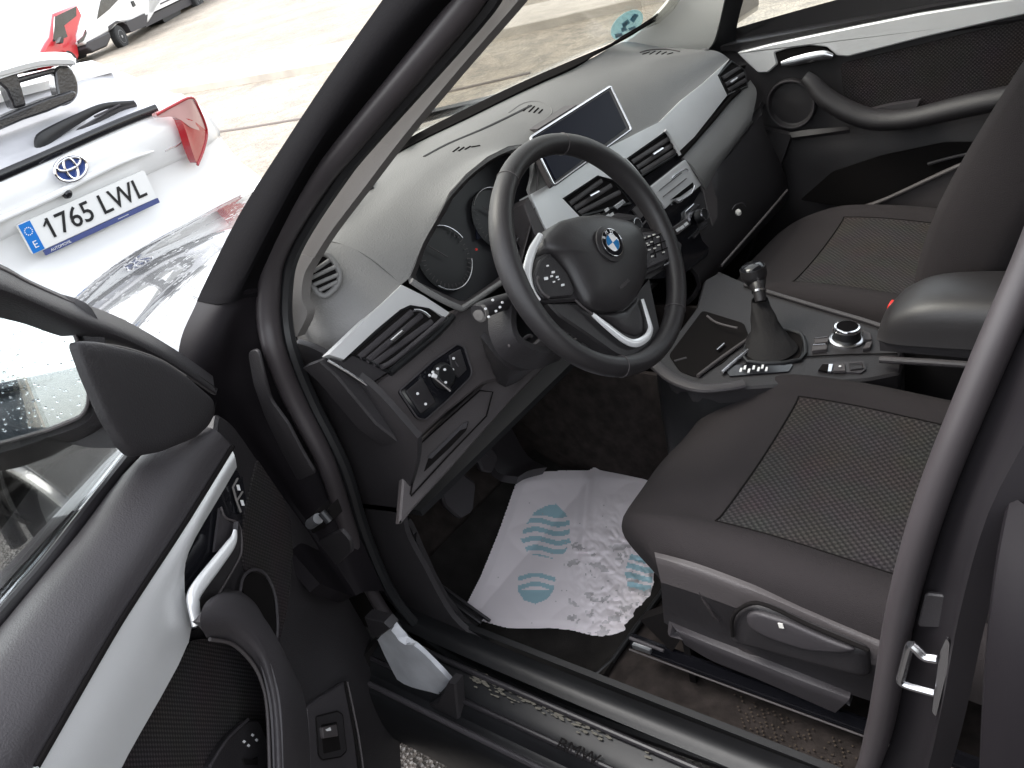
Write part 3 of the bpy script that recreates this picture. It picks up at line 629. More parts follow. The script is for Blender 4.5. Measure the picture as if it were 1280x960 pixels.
for k in range(160):
    x=random.uniform(-.12,.14) if k<125 else random.uniform(-.3,.3); y=.770+random.gauss(0,.005); c=V((x,y,.4275-.2*(y-.762))); r_=random.uniform(.0008,.0035)
    P=[c+V((math.cos(a)*r_*random.uniform(1,2.4),math.sin(a)*r_*random.uniform(.4,.9),0)) for a in [j*math.pi/4 for j in range(8)]]
    m.slab(P,.0012,'mud',n=V((0,.2,1)).normalized())
mud=m.build('dried_mud',sill); mud['kind']='stuff'
# ---- centre pillar and rear door on the driver's side
m=MB(); JB='plastic'
m.loft(rows_from([
 '1410,80,-.02 1430,100,.02 1450,110,.05 1470,120,.08',
 '1300,330,-.01 1322,345,.01 1345,350,.04 1360,360,.07',
 '1240,480,-.01 1262,500,.00 1285,505,.03 1300,515,.06',
 '1180,630,-.01 1204,640,.00 1222,640,.03 1236,640,.055',
 '1144,760,-.01 1168,760,.00 1192,765,.02 1200,765,.05',
 '1128,860,-.01 1150,870,.00 1172,880,.015 1178,880,.04',
 '1112,930,-.01 1132,950,.00 1150,960,.01 1160,960,.03',
 '1080,1000,-.01 1100,1020,.00 1120,1040,.01 1130,1050,.03']),'paint_shade',4,4,.02); cp=m.build('centre_pillar',car)
m=MB(); m.slab(pp('1156,742 1188,746 1186,786 1146,784',S(.006)),.004,'plastic',r=.006,ch=.0015); m.build('pillar_plug',cp)
m=MB()
m.loft([[V((-.625,.80,1.0)),V((-.64,.775,1.1)),V((-.69,.69,1.40))],[V((-.665,.81,1.0)),V((-.685,.785,1.1)),V((-.73,.70,1.40))],[V((-.70,.80,1.0)),V((-.72,.775,1.1)),V((-.76,.69,1.40))]],'gloss_black',3,3,.02,face=(-.6,3,1.2)); m.build('rear_window_frame',car)
st=MB(); SS=S(.03)
st.tube(pp('1139,806 1136,812 1128,842 1126,850 1133,856 1168,866',SS),.0042,'satin',4); st.tube(pp('1139,806 1146,812 1156,821 1172,824',SS),.0046,'satin',4)
st.slab(pp('1183,798 1187,804 1184,838 1178,862 1170,896 1165,890 1170,850 1175,815',S(.028)),.004,'satin',r=.003); st.build('door_striker',cp)
# rear door: front edge, outer skin, glass
m=MB(); m.loft(rows_from([
 '1480,125,.075 1500,130,.12 1530,135,.15 1600,150,.16',
 '1366,365,.065 1384,372,.11 1410,380,.135 1500,400,.15',
 '1304,520,.06 1326,525,.10 1352,530,.125 1450,545,.14']),'gloss_black',4,4,.02); 
rd=m.build('rear_door',car)
m=MB(); 
rows=[]
for z,yo in ((1.02,.80),(.99,.845),(.94,.875),(.85,.895),(.72,.905),(.60,.90),(.48,.885),(.40,.86)):
    rows.append([V((-.628-.02*(.9-z),yo-.075,z)),V((-.618-.02*(.9-z),yo-.03,z)),V((-.630-.02*(.9-z),yo,z)),V((-.70,yo+.006,z)),V((-1.0,yo+.008,z)),V((-1.35,yo,z))])
m.loft(rows,'paint_shade_deep',3,4,.02,face=(-.7,3,1)); m.build('door_skin',rd)
m=MB(); m.loft([[V((-.66,.775,1.03)),V((-1.0,.775,1.03)),V((-1.5,.77,1.03))],[V((-.72,.66,1.42)),V((-1.0,.66,1.45)),V((-1.4,.66,1.43))]],'side_glass',3,3,.004); m.build('rear_window',rd)
# far side of the body, rear body and the rear seat, so that the car is closed
m=MB()
for s in (-1,):
    rows=[]
    for z,yo in ((1.00,.80),(.95,.86),(.80,.90),(.60,.90),(.40,.86),(.25,.82)):
        rows.append([V((x,s*yo,z)) for x in (.5,0,-.6,-1.2,-1.9,-2.4)])
    m.loft(rows,'paint',3,3,.02,face=(-.7,-4,1))
rows=[[V((x,.90-.04*abs(z-.7),z)) for x in (-1.35,-1.7,-2.2,-2.5)] for z in (1.0,.8,.6,.4)]
m.loft(rows,'paint',3,3,.02,face=(-1,4,1))
m.loft([[V((-2.52,y,z)) for y in (-.85,-.4,0,.4,.85)] for z in (.3,.7,1.05)],'paint',3,3,.02,face=(-5,0,1))
m.loft([[V((-2.50,y,1.05)) for y in (-.8,0,.8)],[V((-2.3,y*.8,1.5)) for y in (-.8,0,.8)]],'car_glass_far',3,3,.01,face=(-5,0,1))
m.build('rear_body',car)
m=MB(); m.loft([[V((x,.66-.0*x,1.50)) for x in (-.05,-.7,-1.5,-2.2)],[V((x,.635,1.55)) for x in (-.05,-.7,-1.5,-2.2)]],'paint',3,2,.03); m.loft([[V((x,-.66,1.50)) for x in (-.05,-.7,-1.5,-2.2)],[V((x,-.635,1.55)) for x in (-.05,-.7,-1.5,-2.2)]],'paint',3,2,.03); m.build('roof_rail',car)
m=MB(); m.loft([[V((-1.15,y,.62)) for y in (-.62,0,.62)],[V((-1.6,y,.60)) for y in (-.62,0,.62)],[V((-1.8,y,1.1)) for y in (-.62,0,.62)]],'fabric',4,4,.1,face=(0,0,1.5)); m.build('rear_seat',car)
# ================================================================== interior: dashboard
near='502,355 514,343 529,304 547,272 563,241 584,218 610,197 636,184 652,182 668,192 668,215 663,243 700,223 737,203 761,184 793,168 825,152 852,125 880,103 912,74'
far='407,301 414,291 423,278 433,264 444,247 458,226 477,203 535,170 560,158 583,147 610,134 640,119 660,109 690,96 720,82 745,70 765,58 785,52 822,58 882,63'
NQ=pp(near,T(0)); 
FQ=[]
for i,(x,y) in enumerate(pp(far)):
    FQ.append(Yp(.585)(x,y) if i==0 else Zp([0,1.105,1.112,1.118,1.122][i] if i<5 else 1.125 if i<17 else [1.10,1.08,1.045][i-17])(x,y))
rows=[[],[],[],[],[],[]]
for N_,F_ in zip(NQ,FQ):
    for k,(t_,zt) in enumerate(((0,0),(.10,.16),(.3,.48),(.55,.76),(.8,.93),(1,1))):
        p=N_.lerp(F_,t_); p.z=N_.z+(F_.z-N_.z)*zt
        if N_.z>1.06: p.z=N_.z+(F_.z-N_.z)*t_+.012*math.sin(math.pi*t_)
        rows[k].append(p)
for it in range(14):     # fair the pad across its width
    for k in (1,2,3,4):
        w_=(0,.15,.5,.5,.4)[k]; o_=[p.copy() for p in rows[k]]
        for i in range(1,len(o_)-1): rows[k][i]=o_[i].lerp((o_[i-1]+o_[i+1])/2,w_)
m=MB(); m.loft(rows,'dash',3,4,.006,face=(-.2,0,2)); db=m.build('dashboard',car,sharp=60)
# lower front body of the dash
m=MB(); EE=[rows[k][0] for k in range(6)]
m.loft([[EE[5],EE[3],EE[0]],[Yp(.645)(382,330),Yp(.63)(425,362),T(.0)(470,392)],[Yp(.665)(376,385),Yp(.665)(405,405),Yp(.662)(440,425)],[Yp(.675)(371,424),Yp(.675)(392,437),Yp(.67)(414,449)]],'dash',4,4,.006); m.build('dashboard_end',db)
m=MB(); c=Yp(.640)(403,343)
fr=pp('398,319 408,318 418,328 425,342 422,356 410,368 402,369 392,360 382,346 386,332',onplane(Yp(.640)(403,343),(-.65,.62,.42)))
PLR=onplane(Yp(.640)(403,343),(-.65,.62,.42)); PLR2=onplane(Yp(.640)(403,343)+PLR.n*.003,(-.65,.62,.42))
m.tube(fr,.0045,'dash',3,True); m.slab(fr,.006,'hole',r=.005)
for a_,b_ in (('392,339','412,325'),('388,348','420,333'),('392,356','423,343'),('399,363','422,352')): m.tube(pp(a_+' '+b_,PLR2),.0032,'dash',1)
m.build('demister_vent',db,sharp=60)
m=MB(); m.tube(pp('384,378 386,388 384,400 376,411 371,420',onplane(Yp(.668)(380,400),(-.5,.8,.3))),.0022,'hole',4); m.build('joint_line',db)
# dark end of the dash and lower body
m=MB(); m.slab(pp('412,449 461,482 485,465 441,443 430,452',T(.0)),.03,'plastic',ch=.002); m.build('vent_end',db)
m=MB(); m.tube(pp('410,451 436,466 461,483',T(.004)),.0022,'satin',1); m.build('trim_edge',db)
m=MB(); m.slab(pp('408,446 461,484 524,549 512,563 470,530 420,470 400,452',T(-.012)),.05,'plastic',ch=.003); m.build('fuse_cover',db)
m=MB(); m.slab(pp('461,483 487,466 562,398 572,385 606,378 640,400 652,440 628,474 604,480 560,515 522,551 500,526 478,501',T(-.006)),.05,'plastic_lower',r=.006,ch=.004); lp=m.build('lower_panel',db)
def KP(o=0): return lambda x,y: T(-.008+o-.055*max(0,min(1,(640-x)/140)))(x,y)
m=MB(); m.slab(pp('506,567 522,554 604,480 660,436 712,392 716,418 700,440 640,500 560,590 499,656',KP()),.014,'plastic_lower',r=.003,ch=.003); kp=m.build('knee_panel',db)
m=MB(); m.tube(pp('513,618 524,556 600,488 616,490 608,520 560,570 514,620',KP(.002)),.0014,'hole',1); m.slab(pp('530,590 536,572 579,529 586,526 583,538 562,560',KP(.0012)),.0012,'hole',r=.003); m.build('storage_drawer',db)
m=MB(); m.slab(pp('533,572 579,529 585,527 583,535 575,538 540,573',KP(.002)),.0012,'plastic_mid'); m.build('drawer_grip',db)
# light switch panel
m=MB(); P=pp('499,489 540,452 572,430 580,433 590,464 588,472 560,500 532,525 522,523',T(.0)); m.slab(P,.01,'gloss_black',r=.005,ch=.0025); m.tube(fillet(P,.005),.0014,'plastic_mid',1,True,6); sp_=m.build('light_switch',db)
m=MB(); m.slab(pp('508,489 528,472 545,503 527,517',T(.003)),.004,'plastic',r=.003,ch=.001); m.slab(pp('562,444 576,436 584,462 574,472 566,466',T(.003)),.004,'plastic',r=.002,ch=.001)
c=T(.002)(553,470); m.lathe(c,T().n,[(.021,0),(.021,.004),(.017,.010),(.0155,.012),(0,.012)],'black',28); m.tube(pp('541,470 563,488',T(.017)),.003,'satin',1); m.tube(pp('541,469 545,471',T(.018)),.0036,'white_mark',1); m.build('rotary_knob',db)
m=MB()
for x,y in ((522,492),(532,505),(537,469),(541,465),(547,461),(556,462),(557,478),(567,448),(566,462)): m.lathe(T(.0066 if x<540 or x>560 else .016)(x,y),T().n,[(.0021,-.001),(.0021,.001)],'white_mark',8)
m.tube(pp('569,452 573,458',T(.007)),.0012,'plastic_mid',1); m.build('switch_marking',db)
# silver trim strips
m=MB(); m.slab(pp('502,356 530,370 562,391 556,397 537,385 513,381 500,387 470,412 430,449 411,443 440,415',T(.004)),.02,'silver'); m.build('trim_strip',db)
def vent(fr,bars,knob,tips=None,bm='plastic_mid'):
    m=MB(); P=pp(fr,T(.0)); m.slab(P,.05,'hole'); m.tube(P,.0028,'black',1,True,6)
    for b in bars: m.tube(pp(b,T(.000)),.0022,bm,1,seg=8,flat=(1,2.2),up=T().n)
    for k in range(9):
        a=b_=None
    if knob: m.tube(pp(knob,T(.006)),.0036,'satin',1)
    return m.build('air_vent',db)
vent('438,443 500,388 513,382 537,386 559,398 545,412 485,464 463,452',['449,447 515,390','458,452 527,394','466,456 540,402'],'489,427 503,415')
m=MB(); m.tube(pp('477,459 490,452 520,428 555,398',T(.006)),.004,'plastic_mid',3); m.tube(pp('517,388 524,388 531,391 537,396',T(.005)),.0024,'satin',3); m.tube(pp('566,395 545,418 487,466',T(-.002)),.006,'black',2); m.build('vent_lip',db)
# instrument binnacle
m=MB(); m.slab(pp('516,353 514,343 529,304 547,272 563,241 584,218 610,197 636,184 652,182 680,190 690,230 668,300 640,352 618,357 582,382 572,382',T(-.055)),.01,'gauge'); 
rim=pp('516,353 513,343 529,304 547,272 563,241 584,218 610,197 636,184 652,182 668,192 672,215 668,260 650,330 618,357 582,382 572,382',T(.0))
inn=pp('522,352 520,343 534,306 551,276 567,247 588,224 612,204 637,191 652,190 664,198 668,218 662,262 645,328 616,352 581,376 574,376',T(-.050))
m.loft([rim+[rim[0]],inn+[inn[0]]],'plastic_lower',1,3,.002); m.build('instrument_hood',db)
m=MB(); m.tube(pp('514,351 540,368 572,384 582,383 618,359 640,345',T(.003)),.0048,'dash',3); m.build('hood_lip',db)
G=T(-.043); gn=T().n
gg=MB()
for (gx,gy) in ((558,322),(622,272)):
    c=G(gx,gy); a=V((0,1,0)); b=gn.cross(a)
    gg.lathe(c-gn*.006,gn,[(.056,0),(.056,.002),(0,.002)],'black',36)
    rg=[c+a*.055*math.cos(t_)+b*.055*math.sin(t_) for t_ in [math.radians(k) for k in range(0,360,8)]]
    gg.tube(rg[4:20],.0013,'satin',1); gg.tube(rg[24:40],.0013,'satin',1)
    for k in range(28):
        t_=math.radians(-40+k*9.6); d=a*math.cos(t_)+b*math.sin(t_); gg.box(c+d*.049,d*(.003 if k%2 else .0045),d.cross(gn)*.0006,gn*.0005,'plastic_lower')
    gg.tube([c+gn*.003,c+gn*.003+(a*.5-b*.7)*.045],.0011,'red_plastic' if False else 'plastic_lower',1)
gg.slab(pp('594,258 612,250 612,292 596,300',T(-.048)),.002,'screen',r=.003); gg.lathe(G(595,312),gn,[(.0022,0),(.0022,.002)],'red_dim' if 'red_dim' in MT else 'red_plastic',8)
gg.build('instrument_cluster',db)
# dash-top details
m=MB(); ZT=lambda dz:(lambda px,py: DT(px,py,dz))
def DT(px,py,dz=.001):   # a point on the dash top: met with the upper pad
    best=None; d=ray(px,py)
    hit,loc,no,idx=db.ray_cast(CP-ORG_W(db),d.normalized())
    return (loc+ORG_W(db)+no.normalized()*dz*(1 if no.dot(CP-loc-ORG_W(db))>0 else -1)) if hit else Zp(1.12)(px,py)
def ORG_W(o): return ORG[o.name]
bpy.context.view_layer.update()
m.tube(pp('530,196 560,180 600,163 640,144 664,132',ZT(-.0015)),.0036,'plastic',3,seg=6); m.build('screen_slot',db)
m=MB(); m.tube(pp('636,141 650,131 662,127 674,127 687,133 690,141 680,150',ZT(-.0004)),.0014,'dash',2,seg=6); m.build('speaker_cover',db)
def grille(P,bars,name='speaker_vent'):
    m=MB()
    for b in bars: m.tube(pp(b,ZT(-.0008)),.0022,'hole',1,seg=6)
    return m.build(name,db)
grille(None,['654,139 661,132','661,140 668,133','667,141 673,135','673,142 678,137'])
grille(None,['566,190 574,184','573,189 580,184','581,187 588,183','589,184 600,182'])
grille(None,['803,68 812,65','812,68 819,64','820,68 826,64','827,68 833,65','834,68 841,66'])
m=MB(); m.tube(pp('800,66 812,63 832,62 850,65',ZT(.001)),.0014,'plastic_lower',3); m.build('demister_vent',db)
m=MB(); m.tube(pp('455,234 460,228 468,213',ZT(.004)),.0035,'white_enamel',2); m.tube(pp('455,233 462,234 465,228',ZT(.004)),.0045,'white_enamel',2); m.tube(pp('445,243 455,240 466,235',ZT(.001)),.003,'black',2); m.build('pillar_clip',car)
# centre screen
SN=V((-1,0,.6)); S0=V((.26,0,1.1)); SP_=lambda o:onplane(S0+SN.normalized()*o,SN)
m=MB(); P=pp('663,172 763,108 789,162 692,232',SP_(0)); m.slab(P,.014,'plastic_lower',r=.006,ch=.002); m.tube(fillet(P,.006),.0028,'satin',1,True,8); sc=m.build('display_screen',db)
m=MB(); m.slab(pp('668,172 761,113 783,160 695,225',SP_(.0035)),.003,'screen',r=.003); m.build('screen_glass',db)
m=MB(); m.slab([V((.30,.06,1.0)),V((.30,-.08,1.0)),V((.30,-.08,1.09)),V((.30,.06,1.09))],.03,'plastic_lower'); m.build('screen_mount',db)
# centre trim
m=MB(); m.slab(pp('663,243 737,203 762,184 766,224 747,219 703,248 724,270 716,300 700,300 684,290',T(.004)),.03,'silver')
m.build('trim_strip',db)
m=MB(); m.slab(pp('661,246 684,292 700,330 690,330 668,290 655,255',T(.002)),.05,'plastic_lower',ch=.002); m.build('console_cheek',db)
m=MB(); m.slab(pp('761,184 793,168 825,152 852,125 880,103 912,74 897,94 909,119 868,171 847,191 833,163 783,198 770,205',T(.004)),.03,'silver'); m.build('trim_strip',db)
vent('703,249 747,220 767,226 788,254 726,270',['712,255 752,226','718,261 764,232','723,267 775,240'],'737,246 748,240',bm='plastic_lower')
vent('783,199 833,164 848,190 838,198 800,221',['790,203 838,172','796,210 842,180','801,216 846,187'],'816,194 828,186',bm='plastic_lower')
m=MB(); m.tube(pp('831,163 836,168 847,188 850,194',T(.007)),.0034,'silver',2); m.build('vent_lip',db); m=MB(); m.tube(pp('781,199 788,206 803,224',T(.007)),.0034,'silver',2); m.build('vent_lip',db)
vent('898,94 914,77 930,88 934,108 909,119',['903,98 925,84','907,106 930,92','910,113 932,100'],'913,104 921,98')
m=MB(); m.tube(pp('849,196 868,175 890,150 912,124 924,113',T(.0)),.006,'hole',3); m.build('joint_line',db)
m=MB(); m.loft([[T(-.004)(x,y) for x,y in ((850,194),(892,151),(921,118),(938,100))],[T(.010)(x,y) for x,y in ((866,208),(897,178),(922,150),(946,116))],[T(.010)(x,y) for x,y in ((879,229),(896,206),(914,184),(940,150))],[T(-.03)(x,y) for x,y in ((890,262),(899,222),(918,186),(946,150))]],'dash',4,4,.006); m.build('passenger_pad',db)
m=MB(); m.slab(pp('877,230 896,212 898,272 891,283 884,262',T(.002)),.03,'plastic_lower',ch=.003); m.build('console_cheek',db)
# centre stack
m=MB(); m.slab(pp('700,300 724,271 788,255 803,224 846,192 878,230 893,284 884,320 850,346 800,350 740,340',T(-.004)),.05,'gloss_black',r=.004); stk=m.build('centre_stack',db)
m=MB(); m.slab(pp('814,233 857,199 877,231 851,253 844,249 832,261',T(.004)),.02,'silver',r=.003,ch=.0015); 
rd_=m.build('radio_panel',db)
m=MB(); m.slab(pp('838,250 866,228 868,233 850,246',T(.0055)),.002,'hole'); m.tube(pp('840,223 843,219 857,211 860,214',T(.006)),.0014,'satin',2); m.tube(pp('824,238 852,216',T(.006)),.001,'plastic_lower',1); m.tube(pp('829,246 858,223',T(.006)),.001,'plastic_lower',1); m.tube(pp('848,252 864,242 868,232',T(.006)),.002,'satin',2); m.build('radio_detail',db)
def knob(px,py,r_,o=.0): 
    m=MB(); c=T(o)(px,py); n=T().n; m.lathe(c,n,[(r_*1.1,0),(r_*1.1,.004),(r_,.006),(r_*.95,.018),(r_*.8,.020),(0,.0195)],'black',28); m.lathe(c+n*.0175,n,[(r_*.98,0),(r_*.98,.003),(r_*.80,.0032),(r_*.80,0)],'satin',28,False); return m.build('climate_knob',db)
knob(872,271,.014); knob(788,284,.014)
for _q in (0,):
  m=MB()
m.slab(pp('857,264 868,254 876,256 868,264 862,278 858,275',T(.003)),.006,'satin',r=.002,ch=.001); m.slab(pp('842,284 859,272 864,280 848,293',T(.003)),.006,'plastic_lower',r=.002,ch=.001); m.slab(pp('866,296 884,278 885,280 868,298',T(.003)),.004,'satin'); m.build('climate_button',db); m=MB()
m.slab(pp('767,258 779,249 783,253 772,262',T(.003)),.006,'satin',r=.001,ch=.001); m.slab(pp('760,275 772,266 800,270 790,283 772,285',T(.002)),.006,'plastic_lower',r=.002,ch=.001)
for x,y in ((756,262),(762,268),(757,270),(845,287),(850,284),(855,280)): m.slab([T(.0045)(x+a,y+b) for a,b in ((0,0),(4,-3),(6,0),(2,3))],.002,'white_mark')
m.slab(pp('791,262 797,256 806,268 800,274',T(.002)),.004,'plastic_lower'); m.tube(pp('792,292 808,276',T(.003)),.0018,'plastic_lower',1)
m.build('climate_buttons',db)
# glovebox and dark lower dash on the passenger's side
m=MB(); m.loft([[T(-.02)(x,y) for x,y in ((884,318),(896,270),(900,220),(918,186),(946,148),(960,120))],[V((.18,y,z)) for y,z in ((-.16,.74),(-.24,.80),(-.36,.82),(-.46,.82),(-.58,.83),(-.66,.84))],[V((.14,y,.66)) for y in (-.16,-.26,-.36,-.46,-.58,-.68)],[V((.24,y,.58)) for y in (-.16,-.26,-.36,-.46,-.58,-.68)],[V((.45,y,.55)) for y in (-.16,-.26,-.36,-.46,-.58,-.68)]],'plastic',4,4,.01); m.build('glovebox',db)
m=MB(); c=T(.02)(922,266); m.lathe(c,(-1,.3,.5),[(.007,0),(.008,.004),(.004,.008),(0,.009)],'pillar_grey_lit',14); m.tube(pp('915,262 920,256 928,254 932,258',T(.02)),.0016,'plastic_mid',3); m.build('glovebox_catch',db)
m=MB(); m.tube(pp('902,332 925,306 955,272 984,238',T(.05)),.0030,'plastic_lower',3); m.build('glovebox_edge',db)
# underside of dash: closes the footwell
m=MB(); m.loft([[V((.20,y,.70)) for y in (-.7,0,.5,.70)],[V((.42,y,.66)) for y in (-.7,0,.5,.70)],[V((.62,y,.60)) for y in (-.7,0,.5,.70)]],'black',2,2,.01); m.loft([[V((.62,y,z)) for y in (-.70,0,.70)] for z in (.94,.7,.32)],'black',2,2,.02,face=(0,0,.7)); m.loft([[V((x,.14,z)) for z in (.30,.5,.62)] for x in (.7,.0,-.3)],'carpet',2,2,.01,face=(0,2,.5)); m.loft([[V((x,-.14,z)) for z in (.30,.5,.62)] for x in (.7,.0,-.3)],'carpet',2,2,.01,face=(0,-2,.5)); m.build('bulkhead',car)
# ================================================================== steering column and wheel
m=MB(); m.loft([[W(-.10)(x,y) for x,y in ((610,385),(612,420),(630,450),(665,462),(700,450))],[W(-.05)(x,y) for x,y in ((640,372),(640,412),(655,432),(690,440),(720,420))]],'plastic',4,3,.01); m.loft([[W(-.14)(x,y) for x,y in ((600,420),(640,462),(690,452),(740,420))],[T(-.01)(x,y) for x,y in ((606,440),(632,484),(690,440),(740,400))]],'plastic',4,3,.01); m.build('steering_column',car)
m=MB(); m.tube(pp('597,392 606,386 622,380 640,374 664,366',W(-.06)),[.013,.0125,.012,.011,.009],'plastic',3,seg=14); m.lathe(W(-.06)(600,391),W(-.06)(600,391)-W(-.06)(622,381),[(.0135,-.004),(.0135,.002),(.010,.005),(0,.006)],'pillar_grey_shade',16)
for x,y in ((607,386),(611,396),(616,375),(620,389),(628,378),(625,384)): m.lathe(W(-.046)(x,y),WN,[(.0018,-.001),(.0018,.001)],'white_mark',8)
m.build('indicator_stalk',car)
m=MB(); m.tube(pp('636,432 648,428 660,420 665,421',W(-.07)),.0025,'plastic_lower',3); m.build('column_lever',car)
R0=.1755
rimpts=[WC+WU*R0*math.cos(a)+WL*R0*math.sin(a) for a in [k*2*math.pi/48 for k in range(48)]]
rad=[.0162+.0022*max(0,math.cos((k*2*math.pi/48-math.radians(62))))**8+.0022*max(0,math.cos((k*2*math.pi/48+math.radians(62))))**8 for k in range(48)]
m=MB(); m.tube(rimpts,rad,'leather',3,True,seg=20,flat=(1.02,.95),up=WN); wl=m.build('steering_wheel',car)
for a in (-24,24,150,-150):   # seams around the rim
    m=MB()
    a=math.radians(a); c=WC+WU*R0*math.cos(a)+WL*R0*math.sin(a); t_=(-WU*math.sin(a)+WL*math.cos(a)); b=t_.cross(WN)
    m.tube([c+WN*.0168*math.cos(q)+b*.0160*math.sin(q) for q in [k*2*math.pi/24 for k in range(24)]],.0008,'plastic_lower',1,True,6)
    m.build('seam',wl)
HUB='680,311 681,294 697,277 725,270 752,269 787,277 800,287 808,311 807,346 797,370 780,387 752,391 732,384 721,363 711,342 697,322'
m=MB(); m.dome(pp(HUB,W(.004)),.022,'leather',r=.012,k=6,th=.03,flat=.0); m.build('airbag_cover',wl,sharp=80)
# spokes
m=MB(); m.slab(pp('664,344 672,322 690,312 712,336 728,366 724,376 684,378 668,372',W(.000)),.02,'plastic',r=.004,ch=.003); m.slab(pp('655,338 668,318 690,320 700,376 676,378 662,366',W(-.006)),.02,'leather',r=.004)
m.slab(pp('800,290 827,287 843,299 850,315 842,328 806,345 790,340',W(.000)),.02,'plastic',r=.006,ch=.003); m.slab(pp('800,284 832,290 852,305 850,325 806,352',W(-.008)),.02,'leather',r=.004)
m.slab(pp('724,376 684,378 700,395 730,415 768,442 790,452 818,446 826,412 812,345 790,370 750,380',W(-.004)),.022,'leather',r=.006,ch=.003)
m.dome(pp('745,394 755,392 780,389 798,372 806,400 804,416 794,421 780,416 760,402',W(-.003)),.006,'leather',r=.004,k=4,th=.004)
m.build('spoke',wl)
m=MB(); m.tube(pp('741,393 760,409 781,425 795,429 808,422 813,412 812,404 803,374',W(.004)),[.0036,.0055,.0062,.0065,.006,.0050,.0042,.0032],'trim_bright',4,flat=(.6,1),up=WN); m.tube(pp('719,375 730,385 741,393',W(.003)),.0018,'plastic_lower',2); m.build('spoke_trim',wl); m=MB()
m.tube(pp('676,294 666,312 660,333 660,350 666,366 674,376',W(.002)),[.0050,.0064,.0070,.0070,.0056,.004],'trim_bright',4,flat=(.7,1),up=WN); m.build('spoke_trim',wl); m=MB()
m.tube(pp('824,288 834,292 842,302 846,314 840,325 830,332',W(.003)),[.001,.0028,.0034,.0034,.0028,.001],'satin',4); m.build('spoke_trim',wl)
m=MB(); m.slab(pp('668,345 676,324 688,316 709,340 719,362 716,370 680,373 670,362',W(.006)),.008,'plastic',r=.004,ch=.002); m.build('switch_pad',wl); m=MB(); m.slab(pp('803,291 824,290 836,300 842,314 836,324 809,336',W(.006)),.008,'plastic_mid',r=.004,ch=.002); m.build('switch_pad',wl)
m=MB(); m.tube(pp('673,346 671,352 678,366 686,372',W(.009)),.0022,'plastic_lower',3)
for x,y,s_ in ((685,332,2),(692,340,3),(690,345,2.5),(683,348,4),(697,346,2.5),(693,352,2),(704,356,3),(699,349,1.5)): m.slab([W(.0085)(x+a*s_,y+b*s_) for a,b in ((-.5,-.4),(.5,-.5),(.6,.3),(-.4,.5))],.002,'white_mark')
m.build('switch_marking',wl); m=MB()
for x,y in ((806,297),(812,295),(818,293),(823,296),(809,304),(815,302),(812,312),(819,310),(824,306),(830,315),(816,320),(811,306)): m.slab([W(.0085)(x+a*2.2,y+b*1.6) for a,b in ((-.6,-.3),(.5,-.6),(.6,.3),(-.4,.6))],.002,'pillar_grey_lit')
for q in ('806,300 826,292','808,309 832,301','813,318 836,309','815,295 820,322','824,292 829,318'): m.tube(pp(q,W(.007)),.0008,'hole',1)
m.build('switch_marking',wl)
# roundel
c=W(.0295)(764,304); r_=.0215; m=MB(); m.lathe(c-WN*.003,WN,[(r_*1.32,0),(r_*1.30,.002),(r_*1.1,.003),(r_,.0035)],'leather',36); m.lathe(c,WN,[(r_,0),(r_,.0022),(r_*.97,.003),(0,.003)],'gloss_black',40)
for k in range(4):
    P=[c+WN*.0034]+[c+WN*.0034+(WU*math.cos(a)+WL*math.sin(a))*r_*.62 for a in [math.pi/2*k+j*math.pi/2/8 for j in range(9)]]
    m.add(P,[list(range(10))],'blue' if k in (0,2) else 'white_enamel',False)
for q in (r_*.99,r_*.63):
    m.tube([c+WN*.0032+(WU*math.cos(a)+WL*math.sin(a))*q for a in [j*math.pi/18 for j in range(36)]],.0006,'chrome',1,True,6)
rn=m.build('emblem',wl)
for ch,an in (('B',38),('M',0),('W',-38)):
    a=math.radians(an); d=WU*math.cos(a)+WL*math.sin(a); text('emblem_letter',ch,c+WN*.0033+d*r_*.81,-(WL*math.cos(a)-WU*math.sin(a)),d,.0075,'white_enamel',rn if False else wl,ext=.0002)
text('airbag_lettering','AIRBAG',W(.0235)(781,355),-WL,WU,.008,'plastic_lower',wl,ext=.0002)
# ================================================================== centre console
m=MB(); m.slab(pp('899,340 931,354 967,365 1100,405 1118,419 1130,444 1126,466 1085,474 1000,480 905,486 868,486 842,473 820,456 840,425 870,385 880,350',CZ(0)),.03,'plastic',r=.008,ch=.004)
# flanks down to the floor
flank=pp('899,340 931,354 967,365 1100,405 1118,419 1130,444 1126,466',CZ(-.004)); m.loft([flank,[V((p.x,p.y-.01 if i<4 else p.y,.36)) for i,p in enumerate(flank)]],'plastic',2,2,.006,face=(-.3,-2,.6))
fl=pp('1126,466 1060,475 1000,480 905,486 868,486 842,473 820,456 830,440',CZ(-.004)); m.loft([fl,[p+V((.0,.012,-.10)) for p in fl],[V((p.x,p.y+.015,.36)) for p in fl]],'sill_black',3,2,.006); con=m.build('centre_console',car)  # driver's flank blacker than the other: footwell shade put into its colour
m=MB(); m.tube(pp('818,455 842,474 874,485 905,484 930,480',CZ(.002)),.010,'plastic_mid',4,seg=12,flat=(.7,1.2),up=(0,0,1)); m.tube(pp('931,356 967,367 1020,383 1100,407 1116,420 1127,446',CZ(.004)),.0045,'plastic_mid',3); m.build('console_rail',con)
m=MB(); m.slab(pp('836,444 878,388 930,404 936,420 905,452 872,472 850,464',CZ(.0015)),.003,'hole',r=.01);  # flat black sheet; the tray's dark depth is put into its colour
m.tube(pp('884,395 895,403 912,408 922,410',CZ(.02)),.0022,'plastic_lower',3); m.build('cup_tray',con)
